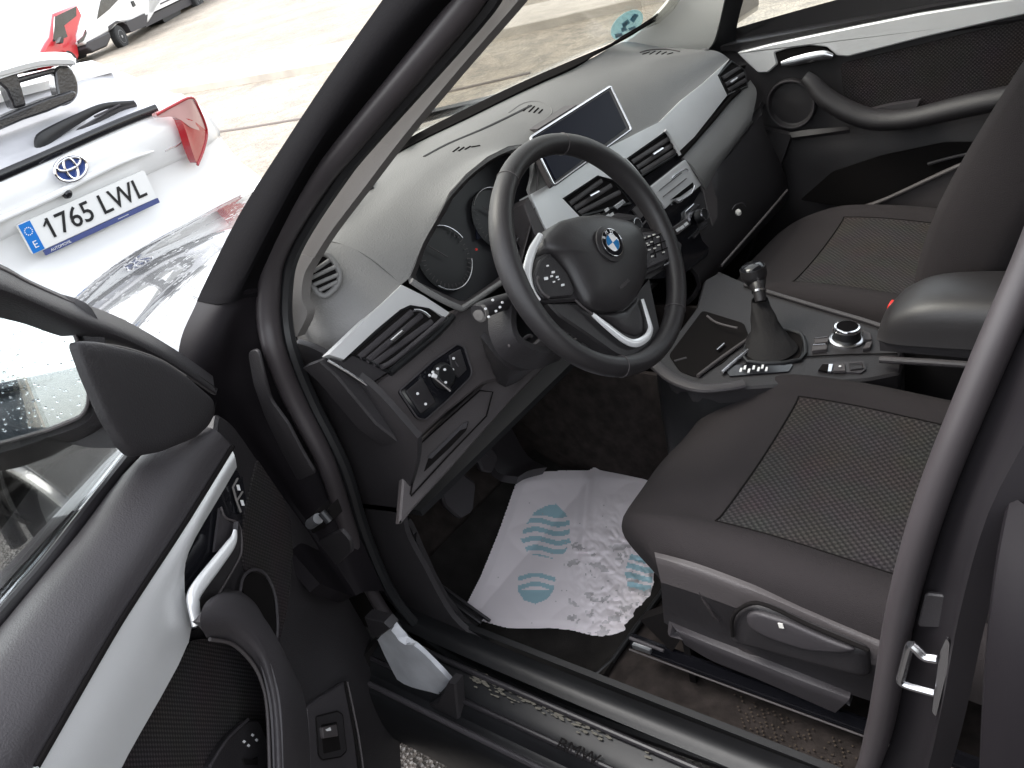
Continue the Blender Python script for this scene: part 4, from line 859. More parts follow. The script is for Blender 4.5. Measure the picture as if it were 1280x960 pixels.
m=MB(); m.tube(pp('872,470 905,445 938,422',CZ(.004)),.0035,'plastic_lower',2); m.tube(pp('902,466 920,450 936,437',CZ(.005)),.004,'satin',2); m.tube(pp('896,438 905,430',CZ(.006)),.0025,'satin',1); m.tube(pp('843,452 858,448',CZ(-.0)),.003,'plastic_mid',1); m.build('tray_edge',con)
m=MB(); P=pp('944,418 968,412 990,414 1004,422 1000,450 934,452 934,430',CZ(.003)); m.tube(P,.0040,'black',3,True); m.slab(P,.004,'hole'); m.build('gaiter_surround',con)
gb=CZ(.0)(966,445); 
m=MB(); kn=onplane((-.07,0,.79),(1,0,0)); 
top=CZ(.145)(945,345) if False else V((-.073,.005,.788))
bt=CZ(.003)(962,436)
def ring(c,r_,nn=16,wob=0): return [c+V((math.cos(a)*r_*(1+wob*math.sin(a*4+c.z*150)),math.sin(a)*r_*(1+wob*math.cos(a*3+c.z*90)),0)) for a in [k*2*math.pi/nn for k in range(nn)]]
ax=[bt.lerp(top+V((0,0,-.035)),t_) for t_ in (0,.15,.32,.5,.66,.8)]
m.loft([ring(c,r_,16,w_) for c,r_,w_ in zip(ax,(.048,.038,.026,.021,.018,.0155),(.02,.10,.12,.12,.08,.02))],'gaiter',2,4,.002,closed=True); m.build('gear_gaiter',con,sharp=80)
m=MB(); m.tube([bt.lerp(top,.6),bt.lerp(top,.8),top+V((0,0,-.022)),top+V((.003,0,-.008)),top+V((.005,0,.006))],[.010,.0125,.0185,.0242,.0232],'leather',4,seg=20,cap=True); m.lathe(top+V((.005,0,.004)),(0.15,0,1),[(.0232,0),(.0215,.004),(.016,.008),(0,.009)],'gloss_black',24); m.lathe(top+V((.006,0,.0090)),(.15,0,1),[(.0135,0),(.0125,.0022),(.010,.003),(0,.0032)],'satin',20); 
m.tube([top+V((-.012,.020,-.006)),top+V((-.018,.016,-.022)),top+V((-.013,.008,-.045))],.0022,'satin',4); m.lathe(bt.lerp(top,.72),top-bt,[(.0135,0),(.0135,.004)],'satin',20); m.build('gear_knob',con)
c=CZ(.0)(1058,425); n=CZ().n; m=MB()
m.lathe(c,n,[(.030,0),(.030,.003),(.026,.005)],'satin',36); m.lathe(c,n,[(.0255,.004),(.0225,.008),(.0225,.024),(.0215,.0262)],'black',36); m.lathe(c,n,[(.0225,.0225),(.0228,.026),(.0215,.0285),(.0185,.029)],'chrome',36,False); m.lathe(c,n,[(.0185,.0285),(.017,.0283),(0,.0275)],'outer_black',30); m.build('control_dial',con)
m=MB()
for q in ('1018,423 1036,421 1035,427 1018,429','1016,431 1034,430 1034,436 1015,438','1078,412 1088,416 1090,424 1080,424','1083,427 1091,426 1088,434 1078,436','1040,409 1052,404 1060,404 1046,411'):
    if m.v: m.build('dial_button',con); m=MB()
    m.slab(pp(q,CZ(.007)),.008,'plastic_lower',r=.002,ch=.001); m.build('dial_button',con); m=MB()
for q in ('1018,423 1034,421','1016,431 1032,430'): m.tube(pp(q,CZ(.008)),.0012,'satin',1)
m.build('dial_buttons',con)
m=MB(); m.slab(pp('908,463 920,456 985,452 991,456 986,464 912,470',CZ(.003)),.004,'gloss_black',r=.002)
for x,y in ((926,462),(931,459),(936,463),(942,459),(948,461),(953,458),(958,461)): m.slab([CZ(.0045)(x+a*2,y+b*2.3) for a,b in ((-1,1),(-.3,-1),(1,-1),(.5,1))],.0015,'white_mark')
m.slab(pp('1022,463 1028,454 1080,451 1083,461 1076,466',CZ(.003)),.004,'plastic_mid',r=.002); m.slab(pp('1023,462 1028,455 1036,455 1034,464',CZ(.005)),.003,'hole'); m.slab(pp('1036,455 1041,455 1039,464 1035,464',CZ(.006)),.004,'satin'); m.slab(pp('1043,455 1056,454 1057,463 1042,463',CZ(.007)),.005,'plastic_lower',r=.001,ch=.001); m.slab(pp('1061,454 1078,452 1079,460 1063,462',CZ(.006)),.005,'plastic',r=.001,ch=.001); m.tube(pp('1062,454 1078,453 1080,460',CZ(.008)),.0008,'plastic_lower',1); m.lathe(CZ(.009)(1050,458),CZ().n,[(.0022,0),(.0022,.001)],'white_mark',8)  # satin sliver between the buttons stands in for a white highlight
m.tube(pp('1005,446 1060,443 1127,442',CZ(.002)),.0012,'hole',2); m.build('parking_buttons',con)
# armrest
def Az(z): return Zp(z)
m=MB(); 
m.loft([[V((-.300,y,z)) for y,z in ((.062,.700),(.045,.715),(0,.725),(-.045,.715),(-.062,.700))],[V((-.33,y,z)) for y,z in ((.072,.70),(.056,.745),(0,.758),(-.056,.745),(-.070,.70))],[V((-.40,y,z)) for y,z in ((.078,.705),(.062,.768),(0,.782),(-.062,.768),(-.078,.705))],[V((-.60,y,z)) for y,z in ((.078,.715),(.062,.778),(0,.792),(-.062,.778),(-.078,.715))],[V((-.68,y,z)) for y,z in ((.07,.715),(.055,.77),(0,.78),(-.055,.77),(-.07,.715))]],'leather',5,5,.03,face=(-.4,0,3)); ar=m.build('armrest',car,sharp=80)
m=MB(); m.loft([[V((-.305,y,.70)) for y in (.064,0,-.064)],[V((-.68,y,.715)) for y in (.078,0,-.078)]],'plastic',2,2,.02); m.tube([V((-.31,.079,.672)),V((-.45,.083,.682)),V((-.68,.083,.685))],.006,'plastic_mid',3); m.build('armrest_base',car)
m=MB(); m.loft([[V((x,.086,.60)) for x in (-.30,-.5,-.75)],[V((x,.092,.36)) for x in (-.30,-.5,-.75)]],'plastic',2,2,.01); m.loft([[V((x,-.086,.66)) for x in (-.30,-.5,-.75)],[V((x,-.092,.36)) for x in (-.30,-.5,-.75)]],'plastic',2,2,.01,face=(-.3,-2,.5)); m.tube([V((-.31,.088,.608)),V((-.5,.09,.606)),V((-.75,.09,.606))],.007,'plastic_mid',3); m.slab([V((-.76,.085,.36)),V((-.76,-.085,.36)),V((-.76,-.085,.70)),V((-.76,.085,.70))],.01,'plastic'); m.build('console_bin',car)
m=MB(); b0=Yp(-.105)(1122,386); m.box(b0,(.016,0,.004),(0,.011,0),(-.003,0,.010),'red_plastic'); m.box(b0+V((-.004,0,-.03)),(.018,0,.004),(0,.014,0),(0,0,.024),'black'); m.build('belt_buckle',car,bevel=.003)
# ================================================================== seats
def cushion(x0,yc,s,name,lbl):
    # x0 front edge, s=+1 door side is +y
    hw=.245
    prof=[(-.085,.475),(-.045,.52),(-.008,.57),(-.018,.612),(-.065,.638),(-.15,.652),(-.26,.652),(-.38,.640),(-.52,.625),(-.62,.62)]
    cols=[(-.99,-.085,.095),(-1.0,-.040,.080),(-.96,.000,.062),(-.86,.018,.040),(-.74,.016,.014),(-.62,.002,0),(-.3,-.004,-.004),(0,-.006,-.006),(.3,-.004,-.004),(.62,.002,0),(.74,.016,.014),(.86,.018,.040),(.96,.000,.062),(1.0,-.040,.080),(.99,-.085,.095)]
    rows=[]
    for (px_,pz) in prof:
        row=[]
        for (f,dz,dx) in cols:
            k=max(0,min(1,(pz-.49)/.12)); dx=dx*(.30 if f<0 else 1); 
            xx=x0+px_-dx*(1.6 if px_>-.1 else .6); zz=pz+dz*(k if pz<.61 else 1)
            if pz<.60: xx-=dx*.6
            if px_>-.05: zz=pz+dz*.55*k
            row.append(V((xx,yc+s*hw*f*(1 if px_<-.05 else .97),zz)))
        rows.append(row)
    m=MB(); m.loft(rows,'fabric',3,4,.008,face=(x0-.3,yc,3)); seat=m.build(name,car,sharp=80,label=lbl)
    return seat
def on(obj,px,py,dz=.002):
    d=ray(px,py).normalized(); o_=ORG[obj.name]; hit,loc,no,i=obj.ray_cast(CP-o_,d)
    if not hit: return None
    if no.dot(CP-o_-loc)<0: no=-no
    return loc+o_+no*dz
def patch(name,obj,quad,nu,nv,m_,dz,parent):   # a panel lying on obj: quad in photo px tl,tr,br,bl
    a,b,c,d=[V((*q,0)) for q in quad]; vs=[];fs=[]
    for i in range(nv+1):
        for j in range(nu+1):
            p=a.lerp(b,j/nu).lerp(d.lerp(c,j/nu),i/nv); q=on(obj,p.x,p.y,dz); vs.append(q)
    for q in range(len(vs)):
        if vs[q] is None: vs[q]=vs[q-1] if q and vs[q-1] is not None else V((0,0,0))
    n=nu+1
    m=MB(); m.add(vs,[[i*n+j,i*n+j+1,(i+1)*n+j+1,(i+1)*n+j] for i in range(nv) for j in range(nu)],m_); return m.build(name,parent,sharp=80)
ds=cushion(-.030,.365,1,'driver_seat','black fabric seat with woven insert beside the open door')
ps=cushion(.125,-.365,-1,'passenger_seat','black fabric seat on the far side')
def insert(seat,x1,x2,yc,yh,nm='seat_insert'):    # woven panel: sampled straight down on the cushion
    o_=ORG[seat.name]; vs=[];fs=[];nu,nv=24,24
    for i in range(nv+1):
        for j in range(nu+1):
            x=x1+(x2-x1)*i/nv; y=yc-yh+2*yh*j/nu
            hit,loc,no,k=seat.ray_cast(V((x,y,1.2))-o_,V((0,0,-1)))
            e=min(j,nu-j,i)/2.0
            z=loc.z+o_.z if hit else .65
            vs.append(V((x,y,z+.0035*min(1,e)+.0003)))
    n=nu+1; m=MB(); m.add(vs,[[i*n+j,i*n+j+1,(i+1)*n+j+1,(i+1)*n+j] for i in range(nv) for j in range(nu)],nm); ins=m.build('seat_panel',seat,sharp=80)
    m=MB()
    for y in (yc-yh,yc+yh): m.tube([vs[i*n+(0 if y<yc else nu)]+V((0,0,.0003)) for i in range(nv+1)],.0012,'hole',1,seg=6)
    m.tube([vs[j]+V((0,0,.0003)) for j in range(nu+1)],.0016,'hole',1,seg=6)
    m.build('piping',seat)
bpy.context.view_layer.update()
insert(ds,-.215,-.60,.365,.165); insert(ps,-.055,-.45,-.365,.165)
m=MB(); m.tube([on(ds,x,y,.0005) or V((-.3,.365,.65)) for x,y in ((940,610),(985,625),(1030,645),(1075,672))],.0012,'plastic',3)
# seat backs
def seatback(x,yc,nm,par,rk=1):
    rows=[]
    for z,dx,hw,b in ((.60,0,.20,.01),(.68,.03,.235,.045),(.85,-.015,.25,.06),(1.05,-.08,.245,.06),(1.20,-.125,.22,.045),(1.27,-.15,.17,.02)):
        if yc<0: dx={.60:.02,.68:0,.85:-.06,1.05:-.16,1.20:-.235,1.27:-.27}[z]
        rows.append([V((x+dx-.11,yc-hw*.98,z)),V((x+dx-.02,yc-hw*1.04,z)),V((x+dx+b,yc-hw*.86,z)),V((x+dx+.005,yc-hw*.55,z)),V((x+dx,yc,z)),V((x+dx+.005,yc+hw*.55,z)),V((x+dx+b,yc+hw*.86,z)),V((x+dx-.02,yc+hw*1.04,z)),V((x+dx-.11,yc+hw*.98,z)),V((x+dx-.12,yc,z))])
    m=MB(); m.loft(rows,'fabric',3,4,.01,closed=True,face=(x+3,yc,1)); top=rows[-1]; m.dome([p for p in crv(top,3,True)],.01,'fabric',n=V((0,0,1)),k=3)
    o=m.build(nm,par,sharp=80)
    return o
seatback(-.62,.365,'seat_back',ds); seatback(-.345,-.365,'seat_back',ps,rk=1)
for (x,yc,par) in ((-.76,.365,ds),(-.68,-.365,ps)):
    m=MB(); m.loft([[V((x+dx+bx*.05,yc+f*.13*s_,z)) for f,bx in ((-1,-.6),(-.8,.8),(0,1),(.8,.8),(1,-.6),(.8,-1.2),(0,-1.4),(-.8,-1.2))] for z,dx,s_ in ((1.30,0,.8),(1.34,0,1),(1.42,-.01,1.02),(1.47,-.02,.9),(1.485,-.02,.6))],'fabric',3,3,.01,closed=True); m.tube([V((x-.01,yc-.06,1.22)),V((x-.01,yc-.06,1.34))],.006,'satin',1); m.tube([V((x-.01,yc+.06,1.22)),V((x-.01,yc+.06,1.34))],.006,'satin',1); m.build('headrest',par,sharp=80)
# driver's seat: side cover, lever, rail
Q=Yp(.612)
m=MB(); m.loft([pp('818,690 870,704 940,730 1010,760 1100,797 1180,828',Yp(.606)),pp('820,700 870,716 940,742 1010,772 1100,810 1180,842',Yp(.616)),pp('826,728 870,742 940,768 1010,798 1100,834 1180,865',Yp(.618))],'plastic_lower',4,4,.02); m.loft([pp('826,728 870,742 940,768 1010,798 1100,834 1180,865',Yp(.6175)),pp('828,755 870,782 930,802 1010,838 1100,868 1180,892',Yp(.606)),pp('830,778 866,800 935,822 1010,850 1100,880 1180,905',Yp(.604))],'plastic',4,4,.02); m.build('side_cover',ds)
m=MB(); m.loft([pp('836,776 870,790 935,815 1000,840 1064,866',Yp(.604)),pp('845,788 872,802 936,828 1000,854 1060,876',Yp(.615)),pp('856,806 890,826 940,846 1000,872 1044,891',Yp(.608))],'plastic_mid',4,4,.02); m.slab(pp('800,775 832,765 850,800 840,815',Yp(.598)),.02,'hole'); m.build('side_cover_skirt',ds)
m=MB(); m.dome(pp('914,775 922,762 940,753 960,757 1010,780 1060,800 1086,812 1088,845 1060,838 1000,822 940,805 915,800',Yp(.622)),.010,'plastic',r=.01,k=4,th=.02,flat=.7); lv=m.build('seat_lever',ds,sharp=70)
m=MB(); m.tube(pp('916,795 915,776 922,763 940,754 962,758 1010,781 1086,813',Yp(.633)),.0028,'hole',3); m.dome(pp('932,768 945,764 985,776 1030,796 1072,812 1058,816 1010,812 960,796 936,784',Yp(.634)),.004,'plastic_mid',r=.01,k=3,th=.004,flat=.8); m.slab(pp('972,779 978,780 980,786 974,785',Yp(.6395)),.001,'pillar_grey_lit'); m.build('lever_grip',ds)
m=MB(); 
rl=lambda y,o=0:onplane((0,y,0),(0,1,0))
m.loft([[V((-.065,.595,.430)),V((-.25,.595,.424)),V((-.62,.595,.420))],[V((-.065,.600,.405)),V((-.25,.600,.400)),V((-.62,.600,.396))]],'gloss_black',3,2,.006); m.tube([V((-.065,.604,.405)),V((-.25,.604,.401)),V((-.62,.604,.397))],.0016,'plastic_lower',3); m.tube([V((-.07,.602,.432)),V((-.13,.602,.429))],.003,'plastic_mid',1); m.box(V((-.09,.603,.418)),(.016,0,0),(0,.003,0),(0,0,.004),'metal_worn'); m.build('seat_rail',ds); m=MB(); m.loft([[V((-.03,.20,.44)),V((-.62,.20,.43))],[V((-.03,.20,.40)),V((-.62,.20,.39))]],'gloss_black',2,2,.01); m.build('seat_rail',ds)
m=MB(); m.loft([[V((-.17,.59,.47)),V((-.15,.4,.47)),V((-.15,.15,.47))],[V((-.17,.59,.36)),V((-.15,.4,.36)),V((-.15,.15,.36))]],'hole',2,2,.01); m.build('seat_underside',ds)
m=MB(); m.loft([[V((x,-.135-.02,z)) for x in (.08,-.2,-.5)] for z in (.60,.40)],'plastic',2,2,.02); m.build('side_cover',ps)
# ================================================================== floor
m=MB(); m.loft([[V((x,.70-.0*x,z)) for x,z in ((.62,.62),(.50,.47),(.40,.375),(.30,.335),(.05,.330),(-.05,.345),(-.15,.352),(-.9,.355))],[V((x,.35,z)) for x,z in ((.62,.62),(.50,.47),(.40,.375),(.30,.335),(.05,.330),(-.05,.345),(-.15,.352),(-.9,.355))],[V((x,.13,z)) for x,z in ((.62,.62),(.50,.47),(.40,.375),(.30,.335),(.05,.330),(-.05,.345),(-.15,.352),(-.9,.355))]],'carpet',4,5,.01,face=(0,.4,2))
m.loft([[V((x,-.13,z)) for x,z in ((.62,.62),(.45,.37),(.2,.33),(-.9,.34))],[V((x,-.72,z)) for x,z in ((.62,.62),(.45,.37),(.2,.33),(-.9,.34))]],'carpet',3,5,.01,face=(0,-.4,2)); m.loft([[V((x,y,.34)) for x in (-.9,-1.3)] for y in (-.7,.7)],'carpet',2,2,.01,face=(0,0,3)); m.build('floor_carpet',car)
m=MB(); 
P=[V((.40,.62,.383)),V((.33,.645,.352)),V((.05,.655,.339)),V((.0,.62,.343)),V((-.02,.50,.347)),V((-.03,.25,.35)),V((.0,.18,.345)),(V((.33,.18,.352))),V((.40,.22,.383))]
m.loft([[V((x,y,z+.006)) for y in (.655,.5,.3,.18)] for x,z in ((.42,.395),(.36,.36),(.28,.336),(.1,.333),(.02,.338),(-.02,.347))],'mat',3,3,.008,face=(0,.4,2)); fm=m.build('floor_mat',car)
m=MB(); m.tube([V((-.02,.18,.352)),V((-.022,.5,.352)),V((.02,.655,.345)),V((.28,.657,.342)),V((.42,.655,.40))],.005,'black',4); m.build('mat_edging',fm)
# perforated carpet patch of orange-flecked felt by the rail
m=MB(); random.seed(5)
for i in range(22):
    for j in range(9):
        if random.random()<.75*(1-i/30):
            p=Zp(.357)(918+i*8.2+j*1.5,868+i*3.6+j*5+random.uniform(-.5,.5)); r_=.0012; m.box(p,(r_,0,0),(0,r_,0),(0,0,.0006),'fleck')
fk=m.build('carpet_fleck',car); fk['kind']='stuff'
# pedals and footrest
m=MB(); m.loft([pp('604,556 618,540 640,536',Xp(.40)),pp('622,590 640,578 660,570',Xp(.37)),pp('648,596 662,588 684,584',Xp(.34))],'rubber',3,3,.02)
m.build('accelerator_pedal',car)
m=MB(); m.slab(pp('548,598 578,590 596,604 592,640 576,650 556,632',Xp(.34)),.012,'rubber',r=.01,ch=.004); m.tube(pp('575,600 560,560 575,520',Xp(.40)),.008,'black',3); m.build('brake_pedal',car)
m=MB(); m.slab(pp('592,560 612,552 624,572 616,592 604,590',Xp(.37)),.012,'rubber',r=.008,ch=.004); m.tube(pp('610,565 610,530 620,500',Xp(.42)),.008,'black',3); m.build('clutch_pedal',car)
m=MB()
for k in range(5): m.tube([V((.42-.012*k,.66-.012*k,.42)),V((.28-.012*k,.665-.012*k,.36))],.0035,'rubber',1)
m.loft([[V((.44,.69,.44)),V((.26,.69,.35))],[V((.44,.60,.43)),V((.26,.60,.345))]],'rubber',2,2,.01); m.build('footrest',car)
# ================================================================== protective paper on the floor: its own thing
import math as _m
PO=[(649,592),(700,588),(735,588),(742,584),(780,589),(817,591),(806,618),(796,647),(806,668),(817,689),(823,741),(806,768),(785,792),(765,796),(742,795),(715,788),(687,785),(660,786),(633,785),(604,777),(576,768),(600,722),(622,668)]
def inside(x,y,P):
    c=False; n=len(P)
    for i in range(n):
        x1,y1=P[i]; x2,y2=P[i-1]
        if (y1>y)!=(y2>y) and x<(x2-x1)*(y-y1)/(y2-y1)+x1: c=not c
    return c
SOLE=[(696,630),(711,647),(713,680),(705,692),(690,698),(660,692),(651,674),(655,660),(668,640),(683,632)]
HEEL=[(648,716),(694,717),(693,736),(685,748),(670,755),(655,750),(647,738)]
SOL2=[(800,680),(812,690),(818,710),(814,735),(800,741),(785,735),(781,715),(788,694)]
def edge_q(x,y):
    best=(1e9,x,y)
    for i in range(len(PO)):
        ax_,ay=PO[i-1]; bx,by=PO[i]; L2=(bx-ax_)**2+(by-ay)**2; t_=max(0,min(1,((x-ax_)*(bx-ax_)+(y-ay)*(by-ay))/L2)); qx,qy=ax_+t_*(bx-ax_),ay+t_*(by-ay); d_=_m.hypot(x-qx,y-qy)
        if d_<best[0]: best=(d_,qx,qy)
    return best
def edge_d(x,y): return edge_q(x,y)[0]
def pz(x,y): # height of the sheet above the floor: creases and crumples
    q=V((x*.02,y*.02,0)); h=.004+.004*abs(noise.noise(q*1.3))
    cr=abs((x-735)-(y-600)*-.08); h+=.010*_m.exp(-(cr/7)**2)*(1 if y<690 else .3)
    k=min(1,max(0,(x-700)/60))*min(1,max(0,(y-610)/60)); h+=.010*k*(abs(noise.noise(V((x*.05,y*.05,3))))+.6*abs(noise.noise(V((x*.12,y*.12,7)))))
    return h*min(1,.25+edge_d(x,y)/14)
def floorz(x): return .341 if x<.28 else .341+(x-.28)*.38
m=MB(); st_=1.5; idx={}; vs=[]
def vid(i,j):
    if (i,j) not in idx:
        x=568+i*st_; y=580+j*st_
        if not inside(x,y,PO): _,x,y=edge_q(x,y)
        p=Zp(.345)(x,y); 
        for _ in range(3): p=Zp(floorz(p.x)+pz(x,y))(x,y)
        idx[(i,j)]=len(vs); vs.append(p)
    return idx[(i,j)]
FC={}
for i in range(174):
    for j in range(147):
        x=568+(i+.5)*st_; y=580+(j+.5)*st_
        if not inside(x,y,PO): continue
        c='paper'
        wav=_m.sin((y-650)*.55+1.6*_m.sin((x-655)*.11))
        if inside(x,y,SOLE) and (wav>-.15 or y<645): c='paper_blue'
        if inside(x,y,HEEL) and (wav>.0 or y>738): c='paper_blue'
        if inside(x,y,SOL2) and (wav>-.4): c='paper_blue'
        g=noise.noise(V((x*.055,y*.09,1)))+.5*noise.noise(V((x*.2,y*.25,2)))
        k=min(1,max(0,(x-690)/50))*min(1,max(0,(y-645)/45))
        if k>.3 and g>.62-.38*k and x<818: c='paper_dirty' if c=='paper' else c
        if noise.noise(V((x*.3,y*.3,9)))>.70: c='paper_dirty'
        FC.setdefault(c,[]).append([vid(i,j),vid(i+1,j),vid(i+1,j+1),vid(i,j+1)])
mat('paper',(.78,.72,.74),.85,var=.03); mat('paper_blue',(.33,.50,.56),.85); mat('paper_dirty',(.50,.47,.48),.85,var=.25,vscale=60)
for c,f in FC.items():
    m.add([],[],c); k=m.mi(c)
    for q in f: m.f.append(q); m.m.append(k); m.sm.append(True)
m.v=[V(v) for v in vs]; pap=m.build('floor_paper',sharp=60); tag(pap,'crumpled white paper mat printed with blue shoe soles in the footwell','paper mat')
# ================================================================== passenger's door, closed
PD=lambda o=0:onplane((0,-.74+o,0),(0,1,0))
m=MB(); m.loft([[V((x,-.785,z)) for x,z in ((.50,1.01),(.2,1.03),(-.3,1.06),(-.75,1.08))],[V((x,-.735,z)) for x,z in ((.46,1.015),(.2,1.03),(-.3,1.06),(-.75,1.08))],[PD(.0)(x,y) for x,y in ((918,64),(1010,44),(1150,15),(1300,-8))],[PD(-.005)(x,y) for x,y in ((930,92),(1045,72),(1150,48),(1300,12))],[V((x,-.75,.80)) for x in (.36,.1,-.3,-.75)],[V((x,-.735,.70)) for x in (.36,.1,-.3,-.75)],[V((x,-.73,.42)) for x in (.36,.1,-.3,-.75)]],'plastic',4,4,.06,face=(0,0,1)); pd=m.build('passenger_door',car)
m=MB(); m.slab(pp('921,66 965,55 1012,45 1080,31 1150,17 1250,1 1300,-7 1300,14 1220,32 1150,48 1060,71 1046,70 1033,59 1012,57 985,61 968,66 972,80 960,91 947,91 934,79',PD(.014)),.02,'silver',r=.004,ch=.003); m.build('trim_strip',pd)
m=MB(); m.slab(pp('966,66 985,62 1012,58 1032,60 1042,70 1012,80 985,84 972,80',PD(.010)),.012,'hole',r=.006); m.build('handle_recess',pd)
m=MB(); m.tube(pp('977,80 991,77 1012,72 1030,69 1041,71',PD(.032)),[.006,.011,.012,.011,.006],'satin',4,flat=(.5,1),up=(0,1,0)); m.build('door_handle',pd)
c=PD(.012)(988,131); m=MB(); m.lathe(c-V((0,.012,0)),(0,1,0),[(.062,0),(.060,.010),(.055,.012),(.052,.004),(.050,.002),(0,.006)],'plastic',36); m.tube([c+V((.058*math.cos(a),0,.058*math.sin(a))) for a in [k*math.pi/16 for k in range(32)]],.0025,'plastic_mid',1,True,6); m.build('speaker',pd)
m=MB(); m.tube(pp('1006,96 1016,104 1032,122 1060,139 1090,149 1120,150 1150,146 1210,132 1290,116',PD(.06)),[.018,.022,.028,.030,.030,.028,.028,.03,.03],'plastic',4,seg=14,flat=(1,.8),up=(0,1,0)); m.build('armrest',pd)
m=MB(); m.slab(pp('1050,80 1150,56 1300,20 1300,100 1200,122 1145,135 1115,140 1085,138 1055,120',PD(.004)),.006,'door_fabric',r=.01); m.build('fabric_panel',pd)
m=MB(); m.slab(pp('1085,138 1110,132 1150,126 1143,140 1120,146',PD(.03)),.02,'plastic_mid',r=.004); m.build('switch_bezel',pd)
m=MB(); m.loft([pp('985,166 1010,162 1060,158',PD(.03)),pp('990,172 1020,168 1062,162',PD(.045))],'plastic',3,2,.01); m.build('speaker_shelf',pd)
m=MB(); m.loft([pp('1075,262 1110,248 1160,224 1200,206 1242,190',PD(.09)),pp('1068,272 1110,275 1160,285 1200,300 1240,310',PD(.085))],'plastic_lower',4,3,.015); m.slab(pp('1000,250 1040,215 1100,195 1180,178 1225,178 1240,188 1160,224 1075,262',PD(.02)),.004,'hole',r=.01); m.tube(pp('1072,263 1110,248 1160,225 1200,207 1242,191',PD(.095)),.005,'plastic_lower',3); m.tube(pp('1160,205 1185,198 1220,190',PD(.03)),.004,'plastic_mid',3); m.build('door_pocket',pd)
m=MB(); m.slab([V((.48,-.75,1.01)),V((.30,-.75,1.02)),V((.28,-.735,1.05)),V((.27,-.72,1.14)),V((.32,-.72,1.16)),V((.44,-.735,1.08))],.02,'plastic',r=.01); m.build('mirror_corner',pd)
m=MB(); m.loft([[V((.45,-.79,1.01)),V((0,-.79,1.04)),V((-.7,-.79,1.07))],[V((.05,-.70,1.36)),V((-.2,-.69,1.42)),V((-.7,-.68,1.46))]],'side_glass',3,3,.004); m.build('door_window',pd)
m=MB(); m.slab([V((.34,-.90,1.02)),V((.34,-1.12,1.02)),V((.34,-1.12,1.16)),V((.34,-.90,1.16))],.10,'paint',r=.03,n=V((-1,0,0))); m.build('wing_mirror',pd,bevel=.02)
m=MB(); m.loft([[V((.47,-.70,1.06)),V((-.02,-.62,1.44)),V((-.15,-.60,1.50))],[V((.42,-.745,1.04)),V((-.06,-.66,1.43)),V((-.2,-.64,1.50))]],'plastic',3,3,.03); m.build('pillar_seal',car)
# inner trim of the far windscreen pillar, its strong light painted in
m=MB(); m.loft([pp('764,62 792,46 820,20 842,-8 862,-50',onplane((.44,-.6,1.1),(-.55,.62,-.2))),pp('822,66 842,40 862,10 880,-18 890,-50',onplane((.40,-.64,1.1),(-.55,.62,-.2))),pp('882,68 893,50 900,25 910,-8 920,-50',onplane((.36,-.69,1.1),(-.2,.9,-.2)))],'pillar_grey_lit',4,4,.01); m.build('pillar_trim_far',car)
m=MB(); m.loft([pp('884,64 895,50 902,20 912,-20',onplane((.35,-.69,1.1),(-.2,.9,-.2))),pp('922,66 920,45 924,20 935,-20',onplane((.34,-.73,1.1),(-.2,.9,-.2)))],'black',4,3,.02); m.build('far_door_seal',car)
m=MB(); m.loft([[V((x,-.70,z)) for x,z in ((.5,.9),(.3,.85),(.12,.8))],[V((x,-.70,.40)) for x in (.5,.35,.3)]],'plastic',3,3,.02); m.build('kick_panel_far',car)
m=MB(); m.loft([[V((x,-.70,.44)) for x in (.34,-.2,-.8)],[V((x,-.76,.43)) for x in (.34,-.2,-.8)]],'plastic',3,3,.08); m.build('sill_far',car)
# ================================================================== driver's door, standing open
m=MB(); m.slab(pp('272,516 290,528 303,545 330,585 357,622 388,665 430,735 462,790 485,850 500,915 504,1000 490,1180 300,1300 -260,1300 -320,1150 -150,960 60,940 200,690 262,600',D(-.03)),.045,'plastic',r=.01,ch=.004); dd=m.build('driver_door',car)
def shell(o): return D(o)
m=MB(); m.slab([DP+DU*s_+DN*(-.115)+V((0,0,z-.96)) for s_,z in ((-.10,.90),(-.06,.99),(.05,1.005),(.5,1.035),(.95,1.06),(1.0,1.0),(1.0,.45),(.9,.33),(.0,.30),(-.08,.40))],.02,'paint',r=.03,n=DN); m.build('door_skin',dd)
tp=[('228,553,-.085','250,535,-.04','270,538,-.005','291,559,0'),('169,577,-.090','192,560,-.045','240,570,-.008','265,601,0'),('95,670,-.090','120,675,-.045','180,672,-.008','217,676,0'),('18,762,-.090','45,770,-.045','100,785,-.008','137,802,0'),('-100,907,-.09','-70,920,-.045','10,935,-.008','46,960,0'),('-250,1090,-.09','-220,1100,-.045','-120,1120,-.008','-70,1150,0')]
def dpt(s_): x,y,o=[float(q) for q in s_.split(',')]; return D(o)(x,y)
mm_=[[dpt(c) for c in r] for r in tp]
m=MB(); m.loft([[r[k] for r in mm_] for k in range(4)],'plastic_mid',4,5,.01); m.build('door_top_pad',dd,sharp=80)
m=MB(); m.loft([pp('46,960 137,802 176,740 234,652 265,602 290,562',D(.004)),pp('98,960 186,802 205,740 240,668 270,612 294,572',D(.008)),pp('151,960 236,802 231,740 236,690 275,620 296,584',D(.002))],'silver',4,4,.01)
m.loft([pp('-70,1150 46,960',D(.004)),pp('0,1150 98,960',D(.008)),pp('60,1150 151,960',D(.002))],'silver',2,4,.01); m.slab(pp('151,962 190,884 236,803 233,775 228,722 226,740 200,850 140,960',D(.0)),.008,'silver'); m.build('trim_strip',dd)
m=MB(); m.tube(pp('46,958 137,800 176,738 234,650 291,558',D(.003)),.003,'hole',4,seg=8); m.build('trim_joint',dd)
